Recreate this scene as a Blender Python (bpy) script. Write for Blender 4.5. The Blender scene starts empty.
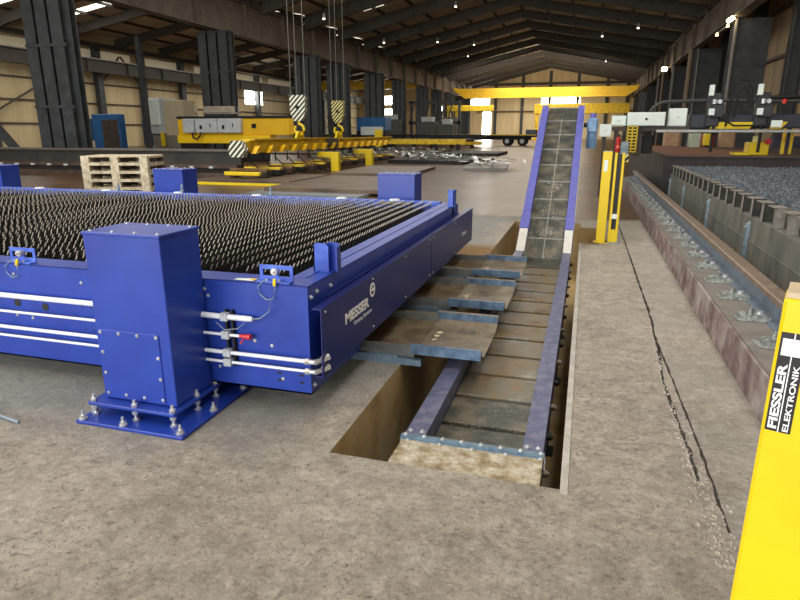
import bpy, math, random
from mathutils import Matrix, Vector
random.seed(7)
C = bpy.context.scene.collection
PI = math.pi
# ------------------------------------------------------------------ materials
def lin(c):
    return tuple(((v/255)/12.92 if v/255 <= .04045 else ((v/255+.055)/1.055)**2.4) for v in c) + (1,)
MATS = {}
def nodes(name):
    m = bpy.data.materials.new(name); m.use_nodes = True
    nt = m.node_tree; b = nt.nodes['Principled BSDF']
    return m, nt, b
def noise_col(nt, cols, scale, detail=6, rough=.6, vec=None, pos=None):
    n = nt.nodes.new('ShaderNodeTexNoise'); n.inputs['Scale'].default_value = scale
    n.inputs['Detail'].default_value = detail; n.inputs['Roughness'].default_value = rough
    if vec: nt.links.new(vec, n.inputs['Vector'])
    r = nt.nodes.new('ShaderNodeValToRGB'); e = r.color_ramp.elements
    pos = pos or [.3 + .4*i/(len(cols)-1) for i in range(len(cols))]
    e[0].color = lin(cols[0]); e[0].position = pos[0]; e[1].color = lin(cols[-1]); e[1].position = pos[-1]
    for i in range(1, len(cols)-1):
        q = e.new(pos[i]); q.color = lin(cols[i])
    nt.links.new(n.outputs['Fac'], r.inputs['Fac'])
    return n, r
def mat(name, cols, rough=.5, metal=0, scale=8, bump=0, bscale=None, emis=None, estr=0, stretch=None):
    if name in MATS: return MATS[name]
    m, nt, b = nodes(name)
    b.inputs['Roughness'].default_value = rough; b.inputs['Metallic'].default_value = metal
    if isinstance(cols[0], (int, float)): cols = [cols, tuple(min(255, int(v*1.12)+2) for v in cols)]
    geo = nt.nodes.new('ShaderNodeNewGeometry'); src = geo.outputs['Position']
    mp = nt.nodes.new('ShaderNodeMapping'); nt.links.new(src, mp.inputs['Vector'])
    if stretch: mp.inputs['Scale'].default_value = stretch
    n, r = noise_col(nt, list(cols), scale, vec=mp.outputs['Vector'])
    nt.links.new(r.outputs['Color'], b.inputs['Base Color'])
    if bump:
        n2 = nt.nodes.new('ShaderNodeTexNoise'); n2.inputs['Scale'].default_value = bscale or scale*3
        n2.inputs['Detail'].default_value = 6
        nt.links.new(mp.outputs['Vector'], n2.inputs['Vector'])
        bp = nt.nodes.new('ShaderNodeBump'); bp.inputs['Strength'].default_value = bump; bp.inputs['Distance'].default_value = .02
        nt.links.new(n2.outputs['Fac'], bp.inputs['Height']); nt.links.new(bp.outputs['Normal'], b.inputs['Normal'])
    if emis:
        b.inputs['Emission Color'].default_value = lin(emis); b.inputs['Emission Strength'].default_value = estr
    MATS[name] = m
    return m
def mathn(nt, op, a, b=None, c=None):
    n = nt.nodes.new('ShaderNodeMath'); n.operation = op
    for i, v in enumerate((a, b, c)):
        if v is None: continue
        if isinstance(v, (int, float)): n.inputs[i].default_value = v
        else: nt.links.new(v, n.inputs[i])
    return n.outputs[0]
def mixc(nt, f, a, b):
    n = nt.nodes.new('ShaderNodeMix'); n.data_type = 'RGBA'
    nt.links.new(f, n.inputs[0])
    for v, s in ((a, n.inputs[6]), (b, n.inputs[7])):
        if isinstance(v, tuple): s.default_value = v
        else: nt.links.new(v, s)
    return n.outputs[2]
def sstep(nt, x, lo, hi):
    n = nt.nodes.new('ShaderNodeMapRange'); n.interpolation_type = 'SMOOTHSTEP'
    nt.links.new(x, n.inputs[0]); n.inputs[1].default_value = lo; n.inputs[2].default_value = hi
    return n.outputs[0]
def floor_mat():
    m, nt, b = nodes('concrete_floor')
    geo = nt.nodes.new('ShaderNodeNewGeometry'); P = geo.outputs['Position']
    sx = nt.nodes.new('ShaderNodeSeparateXYZ'); nt.links.new(P, sx.inputs[0])
    X, Y = sx.outputs[0], sx.outputs[1]
    _, big = noise_col(nt, [(134, 128, 119), (176, 167, 153), (206, 197, 183)], 1.1, 8, .6, P, [.3, .5, .72])
    _, mid = noise_col(nt, [(78, 72, 66), (168, 160, 147), (226, 220, 210)], 7, 14, .9, P, [.36, .5, .64])
    n = nt.nodes.new('ShaderNodeMix'); n.data_type = 'RGBA'; n.inputs[0].default_value = .55
    nt.links.new(big.outputs[0], n.inputs[6]); nt.links.new(mid.outputs[0], n.inputs[7]); col = n.outputs[2]
    pm = nt.nodes.new('ShaderNodeTexNoise'); pm.inputs['Scale'].default_value = 2.2; pm.inputs['Detail'].default_value = 4; nt.links.new(P, pm.inputs['Vector']); PM = sstep(nt, pm.outputs['Fac'], .42, .62)
    # fine dark scratches and pits
    w = nt.nodes.new('ShaderNodeTexNoise'); w.inputs['Scale'].default_value = 12; w.inputs['Detail'].default_value = 12; w.inputs['Roughness'].default_value = .8; w.inputs['Distortion'].default_value = 2.4
    nt.links.new(P, w.inputs['Vector'])
    f = mathn(nt, 'MULTIPLY', mathn(nt, 'MULTIPLY', sstep(nt, w.outputs['Fac'], .455, .37), mathn(nt, 'ADD', mathn(nt, 'MULTIPLY', PM, .8), .2)), .75)
    col = mixc(nt, f, col, lin((66, 60, 54)))
    f = mathn(nt, 'MULTIPLY', sstep(nt, w.outputs['Fac'], .54, .64), .7)
    col = mixc(nt, f, col, lin((206, 200, 190)))
    g = nt.nodes.new('ShaderNodeTexNoise'); g.inputs['Scale'].default_value = 34; g.inputs['Detail'].default_value = 6; g.inputs['Roughness'].default_value = .8; nt.links.new(P, g.inputs['Vector'])
    col = mixc(nt, mathn(nt, 'MULTIPLY', sstep(nt, g.outputs['Fac'], .46, .36), .6), col, lin((84, 78, 70)))
    col = mixc(nt, mathn(nt, 'MULTIPLY', sstep(nt, g.outputs['Fac'], .56, .66), .45), col, lin((216, 210, 200)))
    # bluish grey patch near the table
    n3 = nt.nodes.new('ShaderNodeTexNoise'); n3.inputs['Scale'].default_value = 1.3; n3.inputs['Detail'].default_value = 5; nt.links.new(P, n3.inputs['Vector'])
    wob = mathn(nt, 'MULTIPLY', mathn(nt, 'SUBTRACT', n3.outputs['Fac'], .5), 2.2)
    fl = mathn(nt, 'MULTIPLY', sstep(nt, mathn(nt, 'ADD', X, wob), -.9, -1.7), sstep(nt, mathn(nt, 'ADD', Y, wob), 2.0, 2.9))
    col = mixc(nt, mathn(nt, 'MULTIPLY', fl, .55), col, lin((128, 136, 138)))
    # oily brown floor deeper in the hall
    yb = sstep(nt, mathn(nt, 'ADD', Y, mathn(nt, 'MULTIPLY', wob, .7)), 11.3, 12.2)
    _, br = noise_col(nt, [(50, 34, 22), (80, 58, 40), (112, 88, 64)], .5, 9, .7, P)
    col = mixc(nt, yb, col, br.outputs[0])
    # rust-brown patch beside the table end
    rp = mathn(nt, 'MULTIPLY', sstep(nt, mathn(nt, 'ABSOLUTE', mathn(nt, 'ADD', X, 1.75)), 1.3, .5), sstep(nt, mathn(nt, 'ABSOLUTE', mathn(nt, 'SUBTRACT', Y, 7.6)), 1.2, .7))
    col = mixc(nt, mathn(nt, 'MULTIPLY', rp, .85), col, lin((146, 108, 56)))
    # paler cement strip right of the joint
    cs = mathn(nt, 'MULTIPLY', sstep(nt, mathn(nt, 'ADD', X, mathn(nt, 'MULTIPLY', wob, .04)), .62, .68), sstep(nt, n3.outputs['Fac'], .3, .6))
    cs = mathn(nt, 'MULTIPLY', cs, mathn(nt, 'SUBTRACT', 1, yb))
    col = mixc(nt, mathn(nt, 'MULTIPLY', cs, .3), col, lin((176, 174, 168)))
    nt.links.new(col, b.inputs['Base Color'])
    ro = nt.nodes.new('ShaderNodeMapRange'); nt.links.new(yb, ro.inputs[0]); ro.inputs[3].default_value = .75; ro.inputs[4].default_value = .3; b.inputs['Specular IOR Level'].default_value = .22
    nt.links.new(ro.outputs[0], b.inputs['Roughness'])
    bp = nt.nodes.new('ShaderNodeBump'); bp.inputs['Strength'].default_value = 1; bp.inputs['Distance'].default_value = .03
    nt.links.new(mathn(nt, 'MULTIPLY', w.outputs['Fac'], mathn(nt, 'SUBTRACT', 1, mathn(nt, 'MULTIPLY', yb, .85))), bp.inputs['Height']); nt.links.new(bp.outputs['Normal'], b.inputs['Normal'])
    return m
def stripe_mat(name, c1, c2, scale, diag=True):
    m, nt, b = nodes(name)
    geo = nt.nodes.new('ShaderNodeTexCoord'); sx = nt.nodes.new('ShaderNodeSeparateXYZ'); nt.links.new(geo.outputs['Object'], sx.inputs[0])
    s = mathn(nt, 'ADD', sx.outputs[0], sx.outputs[1])
    if diag: s = mathn(nt, 'SUBTRACT', s, sx.outputs[2])
    w = mathn(nt, 'FRACT', mathn(nt, 'MULTIPLY', s, scale))
    f = mathn(nt, 'GREATER_THAN', w, .5)
    nt.links.new(mixc(nt, f, lin(c1), lin(c2)), b.inputs['Base Color']); b.inputs['Roughness'].default_value = .5
    return m
def cladding(name, c1, c2, axis, seam_z=2.6):
    """profiled sheet cladding: vertical ribs along `axis`, horizontal seams"""
    m, nt, b = nodes(name)
    geo = nt.nodes.new('ShaderNodeNewGeometry'); P = geo.outputs['Position']
    sx = nt.nodes.new('ShaderNodeSeparateXYZ'); nt.links.new(P, sx.inputs[0])
    mp = nt.nodes.new('ShaderNodeMapping'); mp.inputs['Scale'].default_value = (1, 1, .12); nt.links.new(P, mp.inputs['Vector'])
    _, r = noise_col(nt, [c1, c2], 1.1, 8, .65, mp.outputs['Vector'])
    nt.links.new(r.outputs[0], b.inputs['Base Color']); b.inputs['Roughness'].default_value = .6
    h = mathn(nt, 'PINGPONG', mathn(nt, 'MULTIPLY', sx.outputs[axis], 4), .5)
    bp = nt.nodes.new('ShaderNodeBump'); bp.inputs['Strength'].default_value = .7; bp.inputs['Distance'].default_value = .05
    nt.links.new(h, bp.inputs['Height']); nt.links.new(bp.outputs['Normal'], b.inputs['Normal'])
    return m
FLOOR = floor_mat()
BLUE = mat('blue_paint', [(26, 50, 138), (34, 64, 158)], .34, 0, 3, .03, 20)
BLUE2 = mat('scuffed_blue_paint', [(46, 70, 160), (60, 92, 190), (88, 122, 205)], .45, 0, 7, .1)
BLUE_SHADE = mat('shaded_blue_panel', [(26, 34, 98), (30, 40, 110)], .38, 0, 3)  # table blue darkened: shade on the side face put into the colour
VIOLET = mat('conveyor_blue_paint', [(84, 86, 160), (98, 102, 182)], .5, 0, 9, .1)
WORN = mat('worn_conveyor_paint', [(74, 82, 104), (90, 94, 126), (122, 122, 138)], .4, .15, 14, .2)
WHITEP = mat('bare_primer', [(190, 190, 184), (215, 213, 205)], .5, 0, 14)
BELT = mat('belt_steel', [(56, 60, 56), (82, 82, 74), (126, 118, 98)], .42, .3, 5, .35)
BELTR = mat('rusty_belt_steel', [(92, 72, 46), (122, 104, 74), (112, 110, 98), (150, 142, 122)], .42, .25, 4, .35)
TRAY = mat('tray_steel', [(92, 86, 76), (128, 116, 98), (146, 138, 122)], .5, .25, 7, .2)
TRAYR = mat('rusty_tray_steel', [(74, 62, 46), (104, 88, 66), (120, 110, 92)], .55, .2, 7, .2)
TRAYB = mat('tray_rim_blue_steel', [(62, 82, 104), (84, 110, 138), (110, 136, 160)], .45, .2, 12, .1)
CHROME = mat('bright_zinc', [(190, 192, 195), (225, 228, 230)], .3, .7, 20)
PIPE = mat('white_tube', [(205, 212, 222), (228, 232, 238)], .35, .1, 20)
STEELBLUE = mat('galvanised_strip', [(84, 106, 124), (116, 138, 154)], .45, .3, 30)
ENDPL = mat('rusty_dusty_plate', [(96, 84, 60), (140, 126, 98), (168, 160, 142), (190, 184, 168)], .7, 0, 10, .8)
DARK = mat('black_steel', [(16, 16, 17), (28, 28, 28)], .6, .2, 5)
COLM = mat('column_paint', [(50, 53, 55), (74, 78, 80)], .55, .1, 2)
RUNW = mat('runway_beam_paint', [(84, 75, 65), (112, 100, 86)], .6, .1, 1.5)
RAFT = mat('rafter_paint', [(66, 61, 54), (86, 80, 71)], .7, 0, 2)
ROOF = mat('roof_sheet', [(176, 164, 142), (206, 194, 170)], .8, 0, .6)
YEL = mat('yellow_paint', [(214, 184, 6), (222, 194, 12)], .4, 0, 4)
YEL2 = mat('crane_yellow', [(218, 170, 6), (236, 190, 10)], .5, 0, 1.5)
YDIRT = mat('dirty_yellow', [(150, 118, 24), (206, 172, 26), (228, 200, 50)], .6, 0, 3)
FOUND = mat('foundation_concrete', [(96, 90, 86), (132, 124, 118), (150, 143, 136)], .8, 0, 6, .4)
FACEP = mat('rust_red_face', [(84, 66, 66), (112, 92, 90), (140, 128, 124), (160, 152, 146)], .75, 0, 5, .5)
RAILW = mat('rail_side_steel', [(92, 106, 122), (126, 138, 150)], .45, .3, 8, .1)
RAILH = mat('rail_head_rust', [(108, 92, 80), (140, 124, 110)], .5, .2, 9, .2)
CLAMP = mat('zinc_clamp', [(74, 78, 76), (134, 140, 136), (170, 174, 168)], .5, .3, 30, .3)
TROUGH = mat('trough_wall', [(76, 76, 72), (106, 105, 98), (122, 118, 108)], .75, 0, 5, .4, stretch=(1, 1, .4))
GREYB = mat('blue_grey_steel', [(104, 122, 134), (146, 162, 172)], .5, .2, 12, .2)
SLATD = mat('slat_body', [(12, 11, 10), (22, 19, 17)], .8, .1, 9)
SLATT = mat('slat_tip', [(150, 143, 130), (196, 188, 174)], .45, .2, 30)
SLAT2 = mat('slag_slat', [(40, 46, 54), (76, 86, 96), (128, 136, 142)], .55, .3, 22, .4)
CAB = mat('cabinet_pale', [(206, 220, 214), (222, 232, 226)], .45, 0, 3)
GREYC = mat('cabinet_grey', [(168, 174, 174), (192, 198, 198)], .5, 0, 3)
BEIGE = mat('beige_cabinet', [(176, 164, 134), (196, 184, 152)], .6, 0, 3)
WOOD = mat('pallet_wood', [(140, 126, 100), (184, 172, 146), (204, 196, 174)], .8, 0, 12, .3)
WOODD = mat('dark_pallet_wood', [(46, 38, 30), (72, 58, 44)], .85, 0, 12, .3)
RUSTP = mat('rust_plate', [(104, 70, 50), (140, 98, 72)], .6, .1, 3, .1)
SHEET = mat('steel_sheet', [(92, 92, 90), (124, 122, 116)], .45, .3, 1.2)
SHEETB = mat('brown_steel_sheet', [(74, 60, 48), (110, 92, 74)], .5, .2, 1.2)
BLUEC = mat('blue_container', [(32, 84, 136), (42, 104, 160)], .5, 0, 2)
BRWN = mat('brown_door', [(58, 48, 38), (78, 66, 54)], .6, 0, 3)
RED = mat('red_paint', [(170, 26, 30), (196, 36, 40)], .45, 0, 5)
WHITE = mat('white_lettering', [(226, 228, 232), (238, 240, 242)], .6, 0, 5)
BLACKL = mat('black_label', [(14, 14, 16), (20, 20, 22)], .5, 0, 5)
MOTB = mat('motor_blue', [(80, 118, 158), (120, 154, 188)], .45, 0, 9)
RUB = mat('rubber', [(14, 14, 14), (24, 24, 24)], .8, 0, 9)
PITW = mat('pit_wall', [(146, 120, 76), (184, 158, 108), (170, 156, 128)], .85, 0, 2.5, .2)
GLOW = mat('daylight_glass', [(255, 255, 255), (255, 255, 255)], .5, 0, 1, emis=(255, 252, 240), estr=14)
SKYL = mat('skylight_sheet', [(235, 235, 225), (240, 240, 232)], .5, 0, 1, emis=(255, 246, 226), estr=.9)
SKYB = mat('clear_skylight', [(235, 235, 225), (240, 240, 232)], .5, 0, 1, emis=(255, 252, 240), estr=3)
LAMP = mat('lamp_glow', [(255, 240, 210), (255, 240, 210)], .5, 0, 1, emis=(255, 226, 170), estr=25)
HAZ = stripe_mat('hazard_stripes_white', (30, 32, 24), (214, 216, 196), 5.2)
HAZY = stripe_mat('hazard_stripes_yellow', (24, 22, 16), (222, 210, 130), 6)
WALLB = cladding('beige_cladding_side', (190, 170, 128), (218, 200, 160), 1)
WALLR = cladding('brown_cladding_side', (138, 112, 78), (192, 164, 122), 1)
WALLF = cladding('beige_cladding_end', (206, 184, 138), (230, 212, 170), 0)
# ------------------------------------------------------------------ mesh building
class MB:
    def __init__(s): s.v = []; s.f = []; s.m = []; s.cur = 0; s.pc = []; s.hold = 0
    def add(s, vs, fs):
        o = len(s.v); s.v += [tuple(v) for v in vs]; s.f += [tuple(i+o for i in f) for f in fs]; s.m += [s.cur]*len(fs)
        if not s.hold: s.pc.append((o, len(s.f)-len(fs)))
        return s
    def box(s, x0, x1, y0, y1, z0, z1, bev=0):
        if x0 > x1: x0, x1 = x1, x0
        if y0 > y1: y0, y1 = y1, y0
        if z0 > z1: z0, z1 = z1, z0
        if not bev:
            vs = [(x, y, z) for x in (x0, x1) for y in (y0, y1) for z in (z0, z1)]
            return s.add(vs, [(0, 1, 3, 2), (4, 6, 7, 5), (0, 4, 5, 1), (2, 3, 7, 6), (0, 2, 6, 4), (1, 5, 7, 3)])
        b = min(bev, (x1-x0)/2.1, (y1-y0)/2.1, (z1-z0)/2.1)
        def ring(x0, x1, y0, y1, z, b): return [(x0+b, y0, z), (x1-b, y0, z), (x1, y0+b, z), (x1, y1-b, z), (x1-b, y1, z), (x0+b, y1, z), (x0, y1-b, z), (x0, y0+b, z)]
        vs = ring(x0+b, x1-b, y0+b, y1-b, z0, b*.3) + ring(x0, x1, y0, y1, z0+b, b) + ring(x0, x1, y0, y1, z1-b, b) + ring(x0+b, x1-b, y0+b, y1-b, z1, b*.3)
        fs = [tuple(range(7, -1, -1)), tuple(range(24, 32))]
        for k in range(3):
            for i in range(8):
                j = (i+1) % 8; fs.append((k*8+i, k*8+j, k*8+8+j, k*8+8+i))
        return s.add(vs, fs)
    def prism(s, pts, axis, a, b):
        """polygon pts extruded along axis (0,1,2) from a to b"""
        def P(p, t):
            return (t, p[0], p[1]) if axis == 0 else (p[0], t, p[1]) if axis == 1 else (p[0], p[1], t)
        n = len(pts); vs = [P(p, a) for p in pts] + [P(p, b) for p in pts]
        fs = [tuple(range(n-1, -1, -1)), tuple(range(n, 2*n))] + [(i, (i+1) % n, n+(i+1) % n, n+i) for i in range(n)]
        return s.add(vs, fs)
    def cyl(s, p0, p1, r, n=12, r2=None, cap=True):
        p0 = Vector(p0); p1 = Vector(p1); d = (p1-p0).normalized()
        u = d.orthogonal().normalized(); w = d.cross(u); r2 = r if r2 is None else r2
        vs = [p0 + (u*math.cos(t)+w*math.sin(t))*r for t in [2*PI*i/n for i in range(n)]] + [p1 + (u*math.cos(t)+w*math.sin(t))*r2 for t in [2*PI*i/n for i in range(n)]]
        fs = [(i, (i+1) % n, n+(i+1) % n, n+i) for i in range(n)]
        if cap: fs += [tuple(range(n-1, -1, -1)), tuple(range(n, 2*n))]
        return s.add(vs, fs)
    def tube(s, pts, r, n=8):
        pts = [Vector(p) for p in pts]; rings = []
        for i, p in enumerate(pts):
            d = (pts[min(i+1, len(pts)-1)] - pts[max(i-1, 0)]).normalized()
            ref = Vector((0, 0, 1)) if abs(d.z) < .9 else Vector((1, 0, 0))
            u = d.cross(ref).normalized(); w = d.cross(u)
            rings.append([p + (u*math.cos(2*PI*k/n)+w*math.sin(2*PI*k/n))*r for k in range(n)])
        vs = [v for rr in rings for v in rr]; fs = []
        for i in range(len(rings)-1):
            for k in range(n):
                fs.append((i*n+k, i*n+(k+1) % n, (i+1)*n+(k+1) % n, (i+1)*n+k))
        fs += [tuple(range(n-1, -1, -1)), tuple((len(rings)-1)*n+k for k in range(n))]
        return s.add(vs, fs)
    def bar(s, p0, p1, w, h):
        """rectangular bar from p0 to p1, w across, h in height"""
        p0 = Vector(p0); p1 = Vector(p1); d = (p1-p0).normalized()
        ref = Vector((0, 0, 1)) if abs(d.z) < .95 else Vector((0, 1, 0))
        u = d.cross(ref).normalized()*w/2; t = u.cross(d).normalized()*h/2
        vs = [p+a*u+b*t for p in (p0, p1) for a, b in ((-1, -1), (1, -1), (1, 1), (-1, 1))]
        return s.add(vs, [(3, 2, 1, 0), (4, 5, 6, 7)] + [(i, (i+1) % 4, 4+(i+1) % 4, 4+i) for i in range(4)])
    def mesh(s, name, mats, off=(0, 0, 0)):
        me = bpy.data.meshes.new(name)
        me.from_pydata([(a-off[0], b-off[1], c-off[2]) for a, b, c in s.v], [], s.f)
        if not isinstance(mats, (list, tuple)): mats = [mats]
        for m in mats: me.materials.append(m)
        for p, k in zip(me.polygons, s.m): p.material_index = k
        import bmesh
        bm = bmesh.new(); bm.from_mesh(me); bmesh.ops.recalc_face_normals(bm, faces=bm.faces); bm.to_mesh(me); bm.free()
        return me
def smooth(o, ang=35):
    for p in o.data.polygons: p.use_smooth = True
    o.data.set_sharp_from_angle(angle=math.radians(ang))
    return o
class Thing:
    def __init__(s, name, label, cat, loc=(0, 0, 0), group=None):
        s.o = bpy.data.objects.new(name, None); C.objects.link(s.o); s.o.location = loc; s.loc = loc
        s.o.empty_display_size = .1
        s.o['label'] = label; s.o['category'] = cat
        if group: s.o['group'] = group
    def parts(s, name, mb, mats, parent=None):
        """every piece of mb becomes a part of its own"""
        cuts = mb.pc + [(len(mb.v), len(mb.f))]; o = None
        for (v0, f0), (v1, f1) in zip(cuts[:-1], cuts[1:]):
            q = MB(); q.v = mb.v[v0:v1]; q.f = [tuple(i-v0 for i in f) for f in mb.f[f0:f1]]; q.m = mb.m[f0:f1]
            o = s.part(name, q, mats, parent)
        return o
    def part(s, name, mb, mats, parent=None, label=None, sm=False):
        o = bpy.data.objects.new(name, mb.mesh(name, mats, s.loc)); C.objects.link(o); o.parent = parent or s.o
        if label: o['label'] = label
        if sm: smooth(o)
        return o
def solo(name, mb, mats, label, cat, group=None, loc=None, sm=False, kind=None):
    if loc is None:
        n = len(mb.v); loc = (sum(v[0] for v in mb.v)/n, sum(v[1] for v in mb.v)/n, min(v[2] for v in mb.v))
    o = bpy.data.objects.new(name, mb.mesh(name, mats, loc)); C.objects.link(o); o.location = loc
    o['label'] = label; o['category'] = cat
    if group: o['group'] = group
    if kind: o['kind'] = kind
    if sm: smooth(o)
    return o
def struct(name, mb, mats, label, cat='structure'):
    return solo(name, mb, mats, label, cat, kind='structure', loc=(0, 0, 0))
def copy_tree(o, parent=None):
    c = o.copy(); C.objects.link(c); c.parent = parent
    for ch in list(o.children): copy_tree(ch, c)
    return c
def dup(root, loc, label, group=None):
    c = copy_tree(root); c.location = loc; c['label'] = label
    if group: c['group'] = group
    return c
ORD = ['nearest', 'second', 'third', 'fourth', 'fifth', 'sixth', 'seventh', 'eighth', 'ninth', 'tenth', 'eleventh', 'twelfth', 'thirteenth', 'fourteenth', 'fifteenth', 'sixteenth', 'seventeenth', 'eighteenth', 'nineteenth', 'twentieth', 'twenty-first', 'twenty-second', 'twenty-third', 'twenty-fourth', 'twenty-fifth', 'twenty-sixth', 'twenty-seventh', 'twenty-eighth']
def text_part(th, name, body, origin, xdir, up, height, mtl, parent=None, bold=0, fit=None, depth=.0015, shear=0):
    """lettering as thin raised mesh; origin = left end of the base line"""
    cu = bpy.data.curves.new(name, 'FONT'); cu.body = body; cu.size = 1; cu.offset = bold; cu.shear = shear; cu.extrude = .001
    t = bpy.data.objects.new(name+'_tmp', cu); C.objects.link(t)
    bpy.context.view_layer.update()
    dg = bpy.context.evaluated_depsgraph_get(); me = bpy.data.meshes.new_from_object(t.evaluated_get(dg))
    bpy.data.objects.remove(t)
    xs = [v.co.x for v in me.vertices]; ys = [v.co.y for v in me.vertices]
    w = max(xs)-min(xs); h = max(ys)-min(ys); sy = height/h; sx = (fit/w) if fit else sy
    X = Vector(xdir).normalized(); U = Vector(up).normalized(); N = X.cross(U); O = Vector(origin)-Vector(th.loc)
    x0, y0 = min(xs), min(ys)
    for v in me.vertices:
        v.co = O + X*(v.co.x-x0)*sx + U*(v.co.y-y0)*sy + N*(depth if v.co.z > 0 else 0)
    me.materials.clear(); me.materials.append(mtl)
    o = bpy.data.objects.new(name, me); C.objects.link(o); o.parent = parent or th.o
    return o
def ballbolt(mb, p, d, r=.012, h=.01):
    """hex head bolt at p pointing along d"""
    p = Vector(p); d = Vector(d).normalized(); mb.pc.append((len(mb.v), len(mb.f))); mb.hold = 1
    mb.cyl(p-d*.004, p+d*.003, r*1.35, 10); mb.cyl(p, p+d*h, r, 6); mb.cyl(p+d*h, p+d*h*1.7, r*.5, 8); mb.hold = 0

# ================================================================== CAMERA
R = Matrix(((0.95740421, -0.07828538, 0.27793627), (0.28875106, 0.25956877, -0.92154592), (0, 0.96254634, 0.27111722)))
cam = bpy.data.cameras.new('camera'); co = bpy.data.objects.new('camera', cam); C.objects.link(co)
cam.sensor_width = 36; cam.lens = 27; cam.clip_end = 400; cam.clip_start = .05
co.matrix_world = Matrix.Translation((0, 0, 1.6)) @ R.to_4x4()
bpy.context.scene.camera = co

# ================================================================== SETTING
PX0, PX1, PY0, PY1 = -1.15, .005, 2.55, 11.2      # pit
fl = MB()
def quad(a, b, c, d): fl.add([a, b, c, d], [(0, 1, 2, 3)])
xs = [-62, PX0, PX1, .28, 12]; ys = [-16, PY0, 9.14, 10.7, PY1, 130]
for i in range(4):
    for j in range(5):
        x0, x1, y0, y1 = xs[i], xs[i+1], ys[j], ys[j+1]
        if i == 1 and 1 <= j <= 3: continue
        if i == 2 and j == 2: continue
        quad((x0, y0, 0), (x1, y0, 0), (x1, y1, 0), (x0, y1, 0))
struct('floor', fl, FLOOR, 'worn grey concrete workshop floor turning brown deeper in the hall')
pit = MB(); D = -.95
pit.box(PX0-.15, PX0, PY0-.15, PY1, D, -.002); pit.box(PX1, PX1+.15, PY0-.15, 9.14, D, -.002)
pit.box(PX0, PX1, PY0-.15, PY0, D, -.002); pit.box(PX0-.15, PX1+.3, PY1, PY1+.15, D, -.002); pit.box(PX0-.15, .45, PY0-.15, PY1+.15, D-.1, D)
pit.box(.28, .4, 9.14, 10.7, D, -.002); pit.box(PX1+.002, .28, 10.7, 10.8, D, -.002)
struct('wall_pit', pit, PITW, 'ochre stained concrete sides of the conveyor pit')
tr = MB()
tr.box(PX1, PX1+.035, PY0-.035, 9.14, -.05, .004)
struct('trim_1', tr, mat('pit_edge_angle', [(150, 146, 138), (186, 182, 174)], .6, .1, 12, .2), 'pale steel angle along the right edge of the conveyor pit')
tr = MB(); tr.box(PX1+.036, .3, 9.1, 9.138, -.25, .004)
struct('trim_2', tr, mat('pit_edge_blue', [(120, 124, 124), (150, 156, 158)], .5, .2, 8), 'blue grey steel edge of the shallow recess before the solid yellow post')
def crack(name, pts, w, label, mtl):
    mb = MB(); L = []; Rr = []
    for k in range(len(pts)-1):
        (x0, y0), (x1, y1) = pts[k], pts[k+1]
        n = max(2, int(abs(y1-y0)/.06))
        for i in range(n):
            t = i/n; x = x0+(x1-x0)*t; y = y0+(y1-y0)*t; a = w*random.uniform(.3, 1.2); b = w*random.uniform(.3, 1.2); j = random.uniform(-.3, .3)*w
            L.append((x-a+j, y, .0025)); Rr.append((x+b+j, y, .0025))
    vs = L+Rr; n = len(L)
    mb.add(vs, [(i, n+i, n+i+1, i+1) for i in range(n-1)])
    return struct(name, mb, mtl, label)
GR = mat('crack_dirt', [(28, 26, 24), (54, 50, 46)], .95, 0, 20)
CH = mat('crack_chips', [(120, 112, 102), (176, 170, 160)], .95, 0, 30)
crack('trim_3', [(.64, 11.6), (.66, 9.2), (.66, 8), (.665, 5.8), (.645, 4.78), (.61, 4.06), (.615, 3.74), (.63, 3.17), (.635, 2.74)], .012, 'broken dark joint in the floor, left of the two strips', GR)
crack('trim_4', [(.65, 4.85), (.675, 3.83), (.69, 3.13), (.69, 2.63), (.69, 2.36)], .008, 'thin straight dark joint in the floor, right of the broken one', GR)
crack('trim_5', [(.635, 4.7), (.60, 4.0), (.612, 3.5), (.622, 2.75)], .008, 'chipped pale edge beside the broken floor joint', CH)
# small chips around the joint
ch = MB()
for i in range(420):
    y = 2.2+2.8*random.random()**1.3; x = .64+random.gauss(0, .03); s = random.uniform(.003, .011)
    a = random.random()*PI; z = random.uniform(.002, .006)
    ch.add([(x+s*math.cos(a), y+s*math.sin(a)*1.6, 0), (x+s*math.cos(a+2), y+s*1.6*math.sin(a+2), 0), (x+s*math.cos(a+4), y+s*1.6*math.sin(a+4), 0), (x, y, z)], [(0, 1, 3), (1, 2, 3), (2, 0, 3)])
for i in range(160):
    t_ = random.random(); y = 2.2+random.random()*2.4; x = .615+random.gauss(0, .012) if y > 2.7 else .66+random.gauss(0, .03); s = random.uniform(.004, .012); a = random.random()*PI
    vs = [(x+s*math.cos(a+q)*random.uniform(.6, 1.2), y+s*1.7*math.sin(a+q)*random.uniform(.6, 1.2), 0) for q in (0, 1.3, 2.6, 3.9, 5.1)]
    ch.add(vs+[(x, y, random.uniform(.005, .012))], [(q, (q+1) % 5, 5) for q in range(5)])
solo('concrete_rubble', ch, CH, 'small pale concrete crumbs scattered along the broken floor joint', 'rubble', kind='stuff')

# walls
XL, XR, YF = -48, 10.3, 128
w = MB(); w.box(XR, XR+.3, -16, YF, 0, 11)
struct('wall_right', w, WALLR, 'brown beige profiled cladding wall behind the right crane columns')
w = MB(); w.box(XL-.3, XL, -16, YF, 0, 11)
struct('wall_left', w, WALLB, 'beige profiled cladding wall of the left aisle')
w = MB(); w.prism([(XL, 0), (XR, 0), (XR, 10.6), (-7.7, 14.3), (-23, 10.6), (-35.5, 13), (XL, 10.6)], 1, YF, YF+.3)
struct('wall_far', w, WALLF, 'beige clad gable wall at the far end of the hall')
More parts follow.
